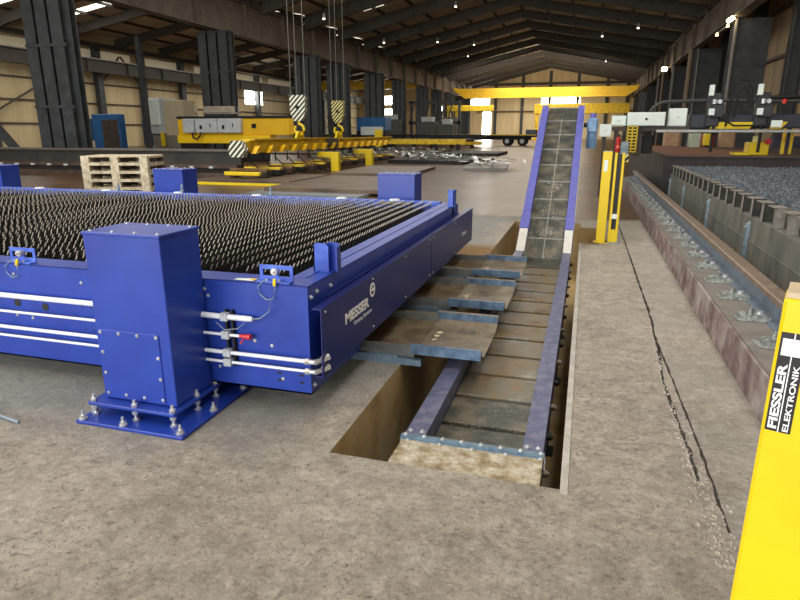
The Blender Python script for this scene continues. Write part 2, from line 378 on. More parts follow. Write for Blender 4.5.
# roof
rf = MB()
def slab(p, t=.15):
    rf.add([(a, b, c) for a, b, c in p]+[(a, b, c+t) for a, b, c in p], [(0, 1, 2, 3), (7, 6, 5, 4), (0, 4, 5, 1), (1, 5, 6, 2), (2, 6, 7, 3), (3, 7, 4, 0)])
def zr(x):   # underside of roof
    if x > -7.7: return 14.25+(x+7.7)*(-3.35/18)
    if x > -23: return 14.25+(-7.7-x)*(-3.3/15.3)
    if x > -35.5: return 10.95+(-23-x)*(2.0/12.5)
    return 12.95+(-35.5-x)*(-2.0/12.5)
for a, b in ((-48.3, -35.5), (-35.5, -23), (-23, -7.7), (-7.7, 10.6)):
    e = .001
    slab([(a, -16, zr(a+e)), (b, -16, zr(b-e)), (b, YF+.3, zr(b-e)), (a, YF+.3, zr(a+e))])
struct('ceiling', rf, ROOF, 'dim brownish profiled sheet roof over both aisles')
# purlins: continuous along the hall
k = 0
for x in [-46, -43.2, -40.4, -37.6, -33.4, -30.6, -27.8, -25]+[-21.2-0+2.7*i for i in range(12)]:
    mb = MB(); z = zr(x); mb.box(x-.06, x+.06, 20, YF, z-.24, z-.005)
    aisle = 'left aisle' if x < -23 else 'main hall'
    n = k if x < -23 else k-8
    solo('roof_purlin', mb, RAFT, 'dark roof purlin over the %s, %s from its left side' % (aisle, ORD[n] if n else 'first'), 'purlin', 'purlins under the roof'); k += 1
# rafters: bent portal beams
RY = [28+7*i for i in range(15)]
for i, y in enumerate(RY):
    mb = MB()
    def prof(pts, d0, d1): return [(x, z) for x, z in pts]
    lo = [(-22.9, 9.6), (-21, 10.1), (-7.7, 13.2), (8.2, 10.1), (10.2, 9.5)]
    hi = [(10.2, zr(10.2)-.24), (-7.7, zr(-7.7)-.26), (-22.9, zr(-22.9)-.24)]
    mb.prism(lo+hi, 1, y-.06, y+.06)
    for a, b in zip(lo[:-1], lo[1:]): mb.bar((a[0], y, a[1]), (b[0], y, b[1]), .36, .05)
    for q in range(30):
        x = -22.4+q*1.1
        if x > 10: break
        zb = 13.2-abs(x+7.7)*(3.1/13.3 if x < -7.7 else 3.1/15.9)
        mb.box(x-.04, x+.04, y-.15, y-.06, max(zb, 9.7), zr(x)-.25)
    solo('roof_rafter', mb, RAFT, 'dark ridged steel rafter across the main hall, %s from the far gable wall' % (ORD[14-i] if i < 14 else 'first'), 'rafter', 'rafters of the main hall')
    mb = MB()
    lo = [(-47.9, 9.7), (-46, 10.2), (-35.5, 12.0), (-25, 10.2), (-23.1, 9.7)]
    hi = [(-23.1, zr(-23.1)-.24), (-35.5, zr(-35.5)-.26), (-47.9, zr(-47.9)-.24)]
    mb.prism(lo+hi, 1, y-.06, y+.06)
    for a, b in zip(lo[:-1], lo[1:]): mb.bar((a[0], y, a[1]), (b[0], y, b[1]), .36, .05)
    solo('roof_rafter', mb, RAFT, 'dark steel rafter over the left aisle, %s from the far end' % (ORD[14-i] if i < 14 else 'first'), 'rafter', 'rafters of the left aisle')
# skylights in the roof
wn = 1
def skyl(x0, x1, y0, y1, m, lab):
    global wn
    mb = MB(); z0, z1 = zr(x0), zr(x1)
    mb.add([(x0, y0, z0-.012), (x1, y0, z1-.012), (x1, y1, z1-.012), (x0, y1, z0-.012)], [(3, 2, 1, 0)])
    struct('window_%d' % wn, mb, m, lab); wn += 1
for i in range(3, 11):
    y = RY[i]
    for x in (-19.9, -14.5, -11.8): skyl(x+.3, x+2.2, y+3.6, y+5.0, SKYL, 'translucent roof light on the left slope of the hall')
    for x in (-.9, 4.5): skyl(x+.3, x+2.2, y+3.6, y+5.0, SKYL, 'translucent roof light on the right slope of the hall')
for y, x0, x1, m in ((46.2, -46.5, -39, SKYB), (39.8, -47.5, -43.5, SKYB), (50.5, -33, -24, SKYL), (57.5, -33, -24, SKYL), (64.5, -33, -24, SKYL), (71.5, -33, -24, SKYL)):
    skyl(x0, x1, y, y+1.1, m, 'bright roof light strip over the left aisle')
# windows in the walls
def wwin(mb, lab):
    global wn
    struct('window_%d' % wn, mb, GLOW, lab); wn += 1
mb = MB(); mb.box(-9.3, -1.9, YF-.03, YF, 5.5, 8.3); wwin(mb, 'wide bright daylight opening high in the far gable wall')
mb = MB(); mb.box(-24.0+.6, -19.6, YF-.03, YF, 6.2, 8.2); wwin(mb, 'bright daylight opening at the left of the far gable wall')
mb = MB(); mb.box(-20.9, -19.2, YF-.03, YF, .3, 6.2); wwin(mb, 'tall bright doorway strip at the left of the far gable wall')
mb = MB(); mb.box(XL, XL+.03, 81.3, 86.3, 5.4, 7.5); wwin(mb, 'bright window in the left aisle wall above the yellow machine')
for z in (1.8, 4.4, 7.0):
    mb = MB(); mb.box(-42, -39.8, YF-.03, YF, z, z+1.7); wwin(mb, 'small bright window at the end of the left aisle')
for k in range(3):
    mb = MB(); mb.box(-33.5+2.6*k, -32+2.6*k, YF-.03, YF, 2+(k % 2)*2.5, 4+(k % 2)*2.5); wwin(mb, 'small bright window at the end of the left aisle')
GLOW2 = mat('clerestory_sheet', [(220, 210, 180), (230, 220, 190)], .5, 0, 1, emis=(255, 236, 196), estr=.1)
for k in range(8):
    mb = MB(); y = 41+k*9.5; mb.box(XL, XL+.03, y, y+7.5, 8.55, 9.4)
    struct('window_%d' % wn, mb, GLOW2, 'pale clerestory band high on the left aisle wall'); wn += 1

# ================================================================== STEEL FRAME
def column(x0, x1, y, z1, label, grp, thick=.9, mtl=COLM, brace=False, ribs=3):
    t = Thing('steel_column', label, 'column', ((x0+x1)/2, y, 0), grp)
    W = x1-x0; fw = W/(ribs*1.0)
    for i in range(ribs):
        xa = x0+i*fw
        mb = MB(); mb.box(xa, xa+fw*(.8 if ribs > 1 else 1), y, y+.05, 0, z1); mb.box(xa+fw*.36, xa+fw*.44, y+.05, y+thick, 0, z1); mb.box(xa, xa+fw*.80, y+thick, y+thick+.05, 0, z1)
        t.part('flange_post', mb, mtl)
    mb = MB(); mb.box(x0, x1, y+thick*.45, y+thick*.5, 0, z1)
    t.part('web_plate', mb, mtl)
    for z in (2.6, 5.2, 7.6):
        mb = MB(); mb.box(x0-.03, x1+.03, y-.04, y+.0, z, z+.12); t.part('tie_plate', mb, mtl)
    return t
LC = [22.9, 36, 49.6, 56.5, 67, 76.5, 88, 97, 106, 115, 122]
for i, y in enumerate(LC):
    sp = 2.2 if i < 5 else 1.7
    column(-23-sp/2-.3, -23+sp/2-.3, y, 7.74, 'dark built-up steel column of the left row, %s from the photographer' % ORD[i], 'columns of the left row')
RC = [41, 54.5, 68, 81.5, 95, 108.5, 121]
for i, y in enumerate(RC):
    column(7.5, 9.4, y, 7.74, 'dark built-up steel column of the right row, %s from the photographer' % ORD[i], 'columns of the right row', ribs=1)
def beam(name, x, z0, z1, y0, y1, label, cat='beam', mtl=RUNW, fl=.5, side=1, rail=True):
    t = Thing(name, label, cat, (x, y0, z0))
    mb = MB(); mb.box(x-.05, x+.05, y0, y1, z0+.06, z1-.06); t.part('web', mb, mtl)
    mb = MB(); mb.box(x-fl/2, x+fl/2, y0, y1, z0, z0+.06); t.part('bottom_flange', mb, mtl)
    mb = MB(); mb.box(x-fl/2, x+fl/2, y0, y1, z1-.06, z1); t.part('top_flange', mb, mtl)
    y = y0+2.5
    while y < y1 and name == 'runway_beam':
        mb = MB(); mb.box(x-fl/2+.02, x+fl/2-.02, y-.03, y+.03, z0+.06, z1-.06); t.part('stiffener', mb, mtl); y += 5.5
    if rail:
        mb = MB(); mb.box(x-.05, x+.05, y0, y1, z1, z1+.12); t.part('crane_track', mb, mat('track_steel', [(120, 116, 108), (150, 146, 136)], .4, .5, 3))
    return t
t = beam('runway_beam', -23.1, 7.75, 9.9, 4, YF-.3, 'long brown grey crane runway beam on the left column row', fl=.7)
mb = MB()
for y in [20+3*i for i in range(34)]: mb.box(-23.43, -23.38, y, y+.05, 9.75, 10.7)
mb.box(-23.43, -23.38, 20, YF-.5, 10.65, 10.7); mb.box(-23.43, -23.38, 20, YF-.5, 10.2, 10.25)
t.part('walkway_railing', mb, mat('rail_grey', [(90, 86, 80), (120, 116, 108)], .5, .2, 3))
t = beam('runway_beam', 7.6, 7.75, 9.8, 4, YF-.3, 'long brown crane runway beam on the right column row', fl=.6)
beam('runway_beam', -46.4, 7.1, 8.3, 20, YF-.3, 'dark crane runway beam along the left aisle wall', mtl=mat('dark_beam', [(52, 47, 42), (66, 60, 54)], .6, 0, 2))
beam('eaves_beam', -46.9, 9.5, 9.9, 20, YF-.3, 'thin dark eaves beam above the left aisle clerestory', mtl=RAFT, rail=False)
# wall posts of the side walls
for i, y in enumerate([37.6, 46.5, 56, 67.5, 79, 90.5, 102, 113.5]):
    mb = MB(); mb.box(9.55, 10.28, y, y+.12, 0, 10.2); mb.box(9.55, 9.63, y-.3, y+.42, 0, 10.2); mb.box(10.2, 10.28, y-.3, y+.42, 0, 10.2)
    solo('wall_post', mb, COLM, 'dark steel post against the right wall, %s from the photographer' % ORD[i], 'post', 'wall posts at the right')
for i, z in enumerate((3.1, 5.6, 8.3)):
    mb = MB(); mb.box(10.1, 10.3, 20, YF, z, z+.16)
    solo('wall_girt', mb, RAFT, '%s dark horizontal rail on the right wall' % ('lowest', 'middle', 'topmost')[i], 'wall rail', 'horizontal rails on the right wall')
for i, y in enumerate([40, 46, 52.5, 59, 66, 74, 84, 96, 108]):
    mb = MB(); mb.box(-47.95, -47.2, y-.07, y+.07, 0, 9.6); mb.box(-47.25, -47.15, y-.35, y+.35, 0, 9.6)
    solo('wall_post', mb, COLM, 'dark steel post against the left aisle wall, %s from the photographer' % ORD[i], 'post', 'wall posts at the left')
for i, z in enumerate((2.2, 4.2, 6.1)):
    mb = MB(); mb.box(-48, -47.85, 20, YF, z, z+.14)
    solo('wall_girt', mb, RAFT, '%s dark horizontal rail on the left aisle wall' % ('lowest', 'middle', 'topmost')[i], 'wall rail', 'horizontal rails on the left wall')
for i, x in enumerate([-44, -37.5, -31, -25.5, -18.3, -13, -7.7, -2.4, 3, 6.7]):
    mb = MB(); mb.box(x-.14, x+.14, YF-.3, YF-.04, 0, min(zr(x)-.3, 12.9)); mb.box(x-.3, x+.3, YF-.34, YF-.3, 0, min(zr(x)-.3, 12.9))
    solo('gable_post', mb, COLM, 'dark post on the far gable wall, %s from the left' % (ORD[i] if i else 'first'), 'post', 'posts on the far gable wall')
for i, z in enumerate((5.3, 9.0, 10.3)):
    mb = MB(); mb.box(-22, 9, YF-.5, YF-.35, z, z+(.2 if z < 10 else .5))
    solo('gable_rail', mb, RAFT, '%s dark horizontal rail across the far gable wall' % ('lowest', 'middle', 'topmost')[i], 'wall rail', 'horizontal rails on the far gable wall')
# raking strut on the first left column
mb = MB(); mb.bar((-30.5, 22.35, 6.2), (-24.75, 22.35, .15), .3, .28)
solo('raking_strut', mb, COLM, 'dark diagonal strut leaning against the nearest left column', 'strut')
for i, (a, b) in enumerate((((-47.3, 52.7, 6.2), (-47.3, 55.6, 9)), ((-47.3, 58.6, 6.2), (-47.3, 55.8, 9)), ((-47.3, 36, 1), (-47.3, 45, 5.5)))):
    mb = MB(); mb.bar(a, b, .14, .14); solo('wall_brace', mb, RAFT, ('left leg', 'right leg', 'long low one')[i]+' of the diagonal braces on the left aisle wall', 'brace', 'diagonal braces on the left wall')

# ================================================================== FAR CRANES
def crane(x0, x1, y, z0, z1, label, d=1.0):
    t = Thing('overhead_crane', label, 'crane', ((x0+x1)/2, y, z0))
    mb = MB(); mb.prism([(x0, z1), (x1, z1), (x1, z1-.45), (x1-1.6, z0), (x0+1.6, z0), (x0, z1-.45)], 1, y, y+d); t.part('girder', mb, YEL2)
    for x in (x0, x1-.3):
        mb = MB(); mb.box(x, x+.3, y-1.5, y+d+1.5, z1-.4, z1+.1); t.part('end_carriage', mb, YDIRT)
    mb = MB(); mb.box(x0+1.6, x1-1.6, y-.05, y+d+.05, z0-.08, z0); t.part('bottom_flange', mb, mat('crane_flange', [(238, 196, 30), (244, 206, 50)], .5, 0, 2))
    return t
crane(-22.6, 7.2, 108, 7.1, 8.6, 'big yellow overhead crane spanning the far end of the main hall')
crane(-45.8, -23.6, 100, 8.4, 9.6, 'yellow overhead crane crossing the left aisle')
def gantry(x0, x1, y, z0, z1, legs, label):
    t = Thing('gantry_crane', label, 'crane', ((x0+x1)/2, y, 0))
    mb = MB(); mb.box(x0, x1, y, y+.9, z0, z1, .04); t.part('girder', mb, YDIRT)
    for x in legs:
        mb = MB(); mb.bar((x, y+.45, z0), (x+.25, y+.45, .15), .55, .5); t.part('leg', mb, YDIRT)
    mb = MB(); mb.box(legs[0]-.4, legs[-1]+.8, y-.1, y+1, 0, .4); t.part('base_beam', mb, YDIRT)
    return t
gantry(-9.6, 6.6, 116, 4.6, 6.3, (-9.2, -7.6), 'ochre semi gantry crane standing low before the far gable')
gantry(-21.8, -14.4, 98, 4.6, 5.5, (-21.5, -20.2), 'ochre jib beam with hooked end at the left of the far gable')

# ================================================================== CUTTING TABLE (left, blue)
TX1, TY0, TY1, TZ = -1.42, 2.93, 7.12, .77
TX0 = -9.2
table = Thing('cutting_table', 'long blue plasma cutting table filled with pointed steel slats, left of the conveyor pit', 'cutting table', (-5, 5, 0))
mb = MB(); mb.box(TX0, TX1, TY0, TY0+.012, .12, TZ); mb.box(TX0, TX1, TY0, TY0+.19, TZ-.006, TZ, .002); mb.box(TX0, TX1-.01, TY0+.178, TY0+.19, .3, TZ-.006); mb.box(TX0, TX1, TY0, TY0+.1, .12, .13)
table.part('end_beam', mb, BLUE)
mb = MB(); mb.box(TX1-.012, TX1, TY0+.012, 3.75, .12, TZ-.007); mb.box(TX1-.012, TX1, 3.75, TY1, .17, TZ-.007); mb.box(TX1-.19, TX1, TY0+.19, TY1, TZ-.006, TZ+.0, .002); mb.box(TX1-.19, TX1-.178, TY0+.19, TY1, .3, TZ-.007)
mb.box(TX1-.10, TX1-.09, TY0+.19, TY1-.1, TZ, TZ+.004)
sb = table.part('side_beam', mb, BLUE)
mb = MB(); mb.box(TX0, TX1-.2, TY1-.12, TY1, .12, TZ+.015, .006); table.part('end_beam', mb, BLUE2, label='far blue rim beam with worn paint')
# recess strip on side beam
mb = MB(); mb.box(TX1, TX1+.02, TY0+.25, TY1, .62, .655); table.part('cover_rail', mb, BLUE_SHADE)
# side cover panels
for k, (y0, y1) in enumerate(((2.9, 5.44), (5.455, 7.62))):
    mb = MB(); xp = -1.33
    mb.box(xp-.004, xp, y0, y1, .25, .655); mb.box(xp-.055, xp-.004, y0, y1, .649, .655); mb.box(xp-.055, xp-.004, y0, y1, .25, .256); mb.box(xp-.055, xp-.05, y0, y1, .25, .29)
    pn = table.part('side_panel', mb, BLUE_SHADE)
    mb = MB()
    n = 4 if k == 0 else 3
    for i in range(n):
        for z in (.285, .625):
            ballbolt(mb, (xp, y0+.06+(y1-y0-.12)*i/(n-1), z), (1, 0, 0), .006, .004)
    table.parts('screw', mb, CHROME, pn)
    if k == 0:
        text_part(table, 'lettering', 'MESSER', (xp+.001, 3.25, .455), (0, 1, 0), (0, 0, 1), .072, WHITE, pn, .045, fit=.43)
        text_part(table, 'lettering', 'Cutting Systems', (xp+.001, 3.40, .40), (0, 1, 0), (0, 0, 1), .034, WHITE, pn, .0, fit=.33)
        mb = MB(); cy, cz = 3.755, .553
        def ring(mb, r0, r1, cy, cz, n=28):
            vs = []; 
            for x in (xp, xp+.0015):
                for r in (r0, r1): vs += [(x, cy+r*1.05*math.cos(2*PI*i/n), cz+r*math.sin(2*PI*i/n)) for i in range(n)]
            fs = []
            for i in range(n):
                j = (i+1) % n; fs += [(2*n+i, 2*n+j, 3*n+j, 3*n+i), (n+i, n+j, 3*n+j, 3*n+i), (i, 2*n+i, 2*n+j, j)]
            mb.add(vs, fs)
        ring(mb, .034, .05, cy, cz); mb.box(xp, xp+.0015, cy-.036, cy+.036, cz-.008, cz+.008); mb.box(xp, xp+.0012, cy-.008, cy+.008, cz, cz+.022)
        table.part('emblem', mb, WHITE, pn)
    else:
        text_part(table, 'lettering', 'Messer', (xp+.001, 6.93, .40), (0, 1, 0), (0, 0, 1), .05, WHITE, pn, .0, fit=.3)
# bolts on near corner and side
mb = MB()
for p in ((TX1, 2.97, .70), (TX1, 3.05, .715), (TX1, 3.25, .70), (TX1, 2.97, .17)): ballbolt(mb, p, (1, 0, 0), .011, .008)
for p in ((-1.60, TY0, .20), (-2.02, TY0, .23), (-1.66, TY0, .40), (-1.77, TY0, .42), (-2.08, TY0, .71), (-2.98, TY0, .68), (-3.52, TY0, .70), (-3.55, TY0, .42), (-3.42, TY0, .41), (-2.06, TY0, .67)): ballbolt(mb, p, (0, -1, 0), .008, .006)
table.parts('bolt', mb, CHROME)
mb = MB()
for x in (-1.62, -1.48):
    for z in (.19, .235): mb.box(x-.014, x+.014, TY0-.002, TY0, z-.006, z+.006)
for x in (-3.0, -2.93):
    for z in (.37, .52): mb.cyl((x, TY0-.002, z), (x, TY0, z), .006, 8)
for x, z in ((-3.53, .505), (-3.30, .495)): mb.cyl((x, TY0-.003, z), (x, TY0, z), .026, 16)
table.parts('slot', mb, BLACKL)
# tubes along the near face
TUB = [(.565, .017, -1.77), (.455, .009, -1.84), (.345, .012, -1.42), (.285, .009, -1.42)]
for z, r, xe in TUB:
    mb = MB(); mb.cyl((TX0, TY0-.045, z), (xe, TY0-.045, z), r, 12)
    if r == .017: mb.cyl((xe, TY0-.045, z), (xe+.02, TY0-.045, z), r*1.0, 12, r*.8)
    tb = table.part('tube', mb, PIPE, sm=True)
    if xe == -1.42:
        mb = MB(); mb.cyl((xe-.01, TY0-.045, z), (xe+.015, TY0-.045, z), .019, 6); mb.cyl((xe+.015, TY0-.045, z), (xe+.05, TY0-.045, z), .014, 12); mb.cyl((xe+.05, TY0-.045, z), (xe+.085, TY0+.01, z), .016, 12); mb.cyl((xe+.07, TY0+.005, z), (xe+.1, TY0+.04, z+.01), .02, 6)
        table.part('fitting', mb, CHROME, tb, sm=True)
mb = MB(); mb.cyl((-1.84, TY0-.045, .455), (-1.80, TY0-.045, .455), .013, 8); mb.cyl((-1.80, TY0-.045, .455), (-1.77, TY0-.045, .455), .017, 8)
mb.bar((-1.81, TY0-.06, .44), (-1.83, TY0-.06, .415), .012, .008)
table.part('valve', mb, RED)
mb = MB(); mb.box(-1.945, -1.93, TY0-.028, TY0-.001, .255, .60, .002); mb.box(-1.905, -1.89, TY0-.028, TY0-.001, .255, .60, .002)
table.parts('tube_bracket', mb, DARK)
for z in (.565, .455, .345, .285):
    mb = MB(); mb.box(-1.955, -1.905, TY0-.066, TY0-.026, z-.024, z+.024, .004)
    for dz in (-.016, .016): ballbolt(mb, (-1.93, TY0-.066, z+dz), (0, -1, 0), .004, .004)
    table.part('pipe_clamp', mb, mat('clamp_grey', [(160, 168, 176), (190, 196, 202)], .5, .2, 10))
# lifting lugs
def lug(cx):
    mb = MB(); y = TY0+.06
    z0 = TZ; 
    mb.box(cx-.105, cx+.105, y, y+.008, z0, z0+.03); mb.box(cx-.105, cx+.105, y, y+.008, z0+.07, z0+.095)
    mb.box(cx-.105, cx-.085, y, y+.008, z0+.03, z0+.07); mb.box(cx+.085, cx+.105, y, y+.008, z0+.03, z0+.07); mb.box(cx-.014, cx+.014, y, y+.008, z0+.03, z0+.07)
    mb.box(cx-.105, cx+.105, y-.05, y, z0, z0+.008)
    l = table.part('lifting_lug', mb, BLUE2)
    mb = MB(); mb.cyl((cx, y-.03, z0+.062), (cx, y+.01, z0+.062), .02, 12); ballbolt(mb, (cx, y-.03, z0+.062), (0, -1, 0), .011, .01)
    for dx in (-.05, .03): ballbolt(mb, (cx+dx, y-.025, z0+.008), (0, 0, 1), .008, .008)
    table.parts('eye_bolt', mb, CHROME, l)
    mb = MB(); mb.tube([(cx+.02, y-.06, z0+.03), (cx+.03, y-.08, z0-.02), (cx+.015, y-.075, z0-.08), (cx-.03, y-.075, z0-.09), (cx-.07, y-.075, z0-.06), (cx-.08, y-.075, z0-.02), (cx-.05, y-.04, z0+.02)], .003)
    table.part('earth_cable', mb, GREYB, l)
    mb = MB(); mb.cyl((cx+.02, y-.06, z0+.03), (cx+.028, y-.08, z0-.005), .009, 8)
    table.part('cable_plug', mb, YEL, l)
lug(-1.64); lug(-3.49)
mb = MB(); mb.tube([(-1.76, TY0-.045, .565), (-1.70, TY0-.05, .575), (-1.64, TY0-.05, .62), (-1.62, TY0-.05, .70)], .003); mb.tube([(-1.8, TY0-.05, .54), (-1.85, TY0-.05, .50), (-1.93, TY0-.06, .49), (-1.99, TY0-.05, .53)], .0025)
table.part('signal_cable', mb, GREYB)
mb = MB(); mb.add([(-1.90, TY0+.03, TZ+.001), (-1.78, TY0+.03, TZ+.001), (-1.78, TY0+.09, TZ+.001), (-1.90, TY0+.07, TZ+.001)], [(0, 1, 2, 3)]); table.part('sticker', mb, CAB)
mb = MB(); mb.cyl((-1.79, TY0+.06, TZ+.001), (-1.79, TY0+.06, TZ+.003), .018, 16); table.part('sticker', mb, YEL2, label='small round orange yellow sticker')
# rounded bracket pair on the side beam, near and far
def ear(y):
    for dx, dy in ((0, 0), (.055, .055)):
        x = -1.50+dx; mb = MB(); yy = y+dy
        pts = [(x-.05, TZ), (x+.05, TZ), (x+.05, TZ+.155), (x+.03, TZ+.175), (x-.03, TZ+.175), (x-.05, TZ+.155)]
        mb.prism(pts, 1, yy, yy+.008)
        if dx == 0: mb.box(x-.05, x-.042, yy, yy+.02, TZ, TZ+.16); 
        else: mb.box(x+.042, x+.05, yy-.05, yy+.008, TZ, TZ+.155)
        table.part('end_stop', mb, BLUE2 if dx == 0 else BLUE)
ear(3.30)
mb = MB(); mb.box(-1.46, -1.38, 6.72, 6.75, TZ, TZ+.19, .004); mb.box(-1.40, -1.38, 6.72, 6.80, TZ, TZ+.19); mb.box(-1.44, -1.42, 6.8, 6.88, .5, TZ+.02)
table.part('end_stop', mb, BLUE2)
# far rim fittings
for x in (-2.9, -4.1, -5.3, -6.5, -7.7, -2.2):
    mb = MB(); mb.cyl((x, TY1-.05, TZ+.015), (x, TY1-.05, TZ+.03), .07, 16, .055); table.part('rim_cap', mb, mat('pale_plastic', [(190, 198, 204), (214, 220, 224)], .4, 0, 5), sm=True)
for x in (-3.9, -6.3, -5.25):
    mb = MB(); mb.cyl((x, TY1-.03, TZ+.015), (x, TY1-.03, TZ+.13), .014, 8); mb.cyl((x, TY1-.03, TZ+.03), (x, TY1-.03, TZ+.06), .024, 8); table.part('rim_pin', mb, GREYB, sm=True)
mb = MB(); mb.box(-2.35, -1.95, TY1-.24, TY1-.14, TZ-.01, TZ+.012); table.part('scrap_strip', mb, SHEET)
# slats
def slat_mesh(y0, y1, zb, zt, pitch, th, tw, mats, lean=.012):
    mb = MB(); mb.box(-th*.4, th*.4, y0, y1, zb-.12, zt-.09)
    y = y0+.02; i = 0
    while y < y1-.03:
        mb.cur = 0; z0 = zt-.095; dx = lean
        zm = zt-.030
        def sec(a, b, za, zc, w0, w1, m):
            mb.cur = m
            vs = []
            for z, w, s in ((za, w0, a), (zc, w1, b)):
                vs += [(s-th/2, y-w/2, z), (s+th/2, y-w/2, z), (s+th/2, y+w/2, z), (s-th/2, y+w/2, z)]
            mb.add(vs, [(0, 3, 2, 1), (4, 5, 6, 7), (0, 1, 5, 4), (1, 2, 6, 5), (2, 3, 7, 6), (3, 0, 4, 7)])
        sec(0, dx*.3, z0, zm, tw*1.3, tw, 0); sec(dx*.3, dx, zm, zt, tw, tw*.6, 1)
        y += pitch; i += 1
    mb.cur = 0
    return mb
sm_ = slat_mesh(3.14, 7.0, .66, .80, .062, .006, .011, None, .020)
sme = sm_.mesh('support_slat', [SLATD, SLATT], (0, 0, 0))
x = -1.72; i = 0
while x > TX0+.1 and i < 68:
    o = bpy.data.objects.new('support_slat', sme); C.objects.link(o); o.parent = table.o
    o.location = (x+5, -5+.02*math.sin(i*.9)+(.023 if i % 2 else 0), .004*math.sin(i*.35)); o.rotation_euler = (0, .015*math.sin(i*.5), .003*math.sin(i*.23))
    x -= .117; i += 1
mb = MB(); mb.box(TX0, TX1-.19, TY0+.19, TY1-.12, .28, .3)
table.part('slag_tray', mb, DARK)
for x in (-1.75, -4.5, -7.5):
    for y in (3.4, 6.15):
        mb = MB(); mb.box(x-.06, x+.06, y-.06, y+.06, .012, .28); mb.box(x-.12, x+.12, y-.12, y+.12, 0, .012); table.part('leg', mb, BLUE)

# pillar boxes
def pillar(cx, cy, label, base=True):
    """box .49 wide, .34 deep, to z 1.08"""
    t = Thing('extraction_pillar', label, 'pillar box', (cx, cy, 0), 'blue pillar boxes around the cutting table')
    x0, x1, y0, y1 = cx-.245, cx+.245, cy-.17, cy+.17
    mb = MB(); mb.box(x0, x1, y0, y1, .11, 1.068, .004); b = t.part('housing', mb, BLUE)
    mb = MB(); mb.box(x0-.006, x1+.006, y0-.006, y1+.006, 1.062, 1.08, .003); lid = t.part('lid', mb, BLUE)
    mb = MB()
    for i in range(4):
        for y in (y0+.03, y1-.03): ballbolt(mb, (x0+.03+(.43)*i/3, y, 1.08), (0, 0, 1), .008, .005)
    t.parts('lid_bolt', mb, CHROME, lid)
    mb = MB(); mb.box(x0+.02, x1-.07, y0-.006, y0, .12, .53, .002); cp = t.part('cover_plate', mb, BLUE)
    mb = MB()
    for z in (.145, .27, .395, .515):
        for i in range(4):
            if z in (.27, .395) and i in (1, 2): continue
            ballbolt(mb, (x0+.035+.37*i/3, y0-.006, z), (0, -1, 0), .0075, .005)
    t.parts('cover_bolt', mb, CHROME, cp)
    if base:
        mb = MB(); mb.box(x0-.06, x1+.03, y0-.075, y1+.05, .085, .105, .004); t.part('upper_base_plate', mb, BLUE)
        mb = MB(); mb.box(x0-.09, x1+.13, y0-.15, y1+.22, .0, .02, .004); t.part('lower_base_plate', mb, BLUE)
        for px, py in ((x0-.035, y0-.05), ((x0+x1)/2, y0-.05), (x1+.005, y0-.05), (x0-.035, y1+.02), (x1+.005, y1+.02), (x1+.008, cy)):
            mb = MB(); mb.cyl((px, py, .02), (px, py, .145), .009, 8)
            for z in (.105, .06): mb.cyl((px, py, z), (px, py, z+.018), .018, 6)
            mb.cyl((px, py, .02), (px, py, .032), .02, 6)
            t.part('levelling_bolt', mb, CHROME)
        for px, py in ((x0-.06, y0-.12), ((x0+x1)/2-.03, y0-.12), (x1+.09, y0-.11), (x1+.1, cy+.02), (x1+.1, y1+.18), (x0-.065, y0-.02)):
            mb = MB(); mb.cyl((px, py, .02), (px, py, .026), .024, 12); mb.cyl((px, py, .026), (px, py, .044), .017, 6); mb.cyl((px, py, .044), (px, py, .07), .008, 8)
            t.part('anchor_bolt', mb, CHROME)
    return t
pillar(-2.325, 2.75, 'large blue pillar box with bolted base plates standing in front of the near table end')
p2 = pillar(-2.27, 7.52, 'blue pillar box behind the far table edge, nearest the conveyor')
dup(p2.o, (-5.66, 7.52, 0), 'blue pillar box behind the far table edge, beside the pallet stack', 'blue pillar boxes around the cutting table')
dup(p2.o, (-8.98, 7.52, 0), 'blue pillar box behind the far table edge, cut by the left edge of the photo', 'blue pillar boxes around the cutting table')

# rod on floor at the far left
mb = MB(); mb.cyl((-3.4, 2.41, .012), (-2.96, 2.33, .012), .009, 10)
solo('steel_rod', mb, GREYB, 'short grey steel rod lying on the concrete at the left edge', 'rod', sm=True)

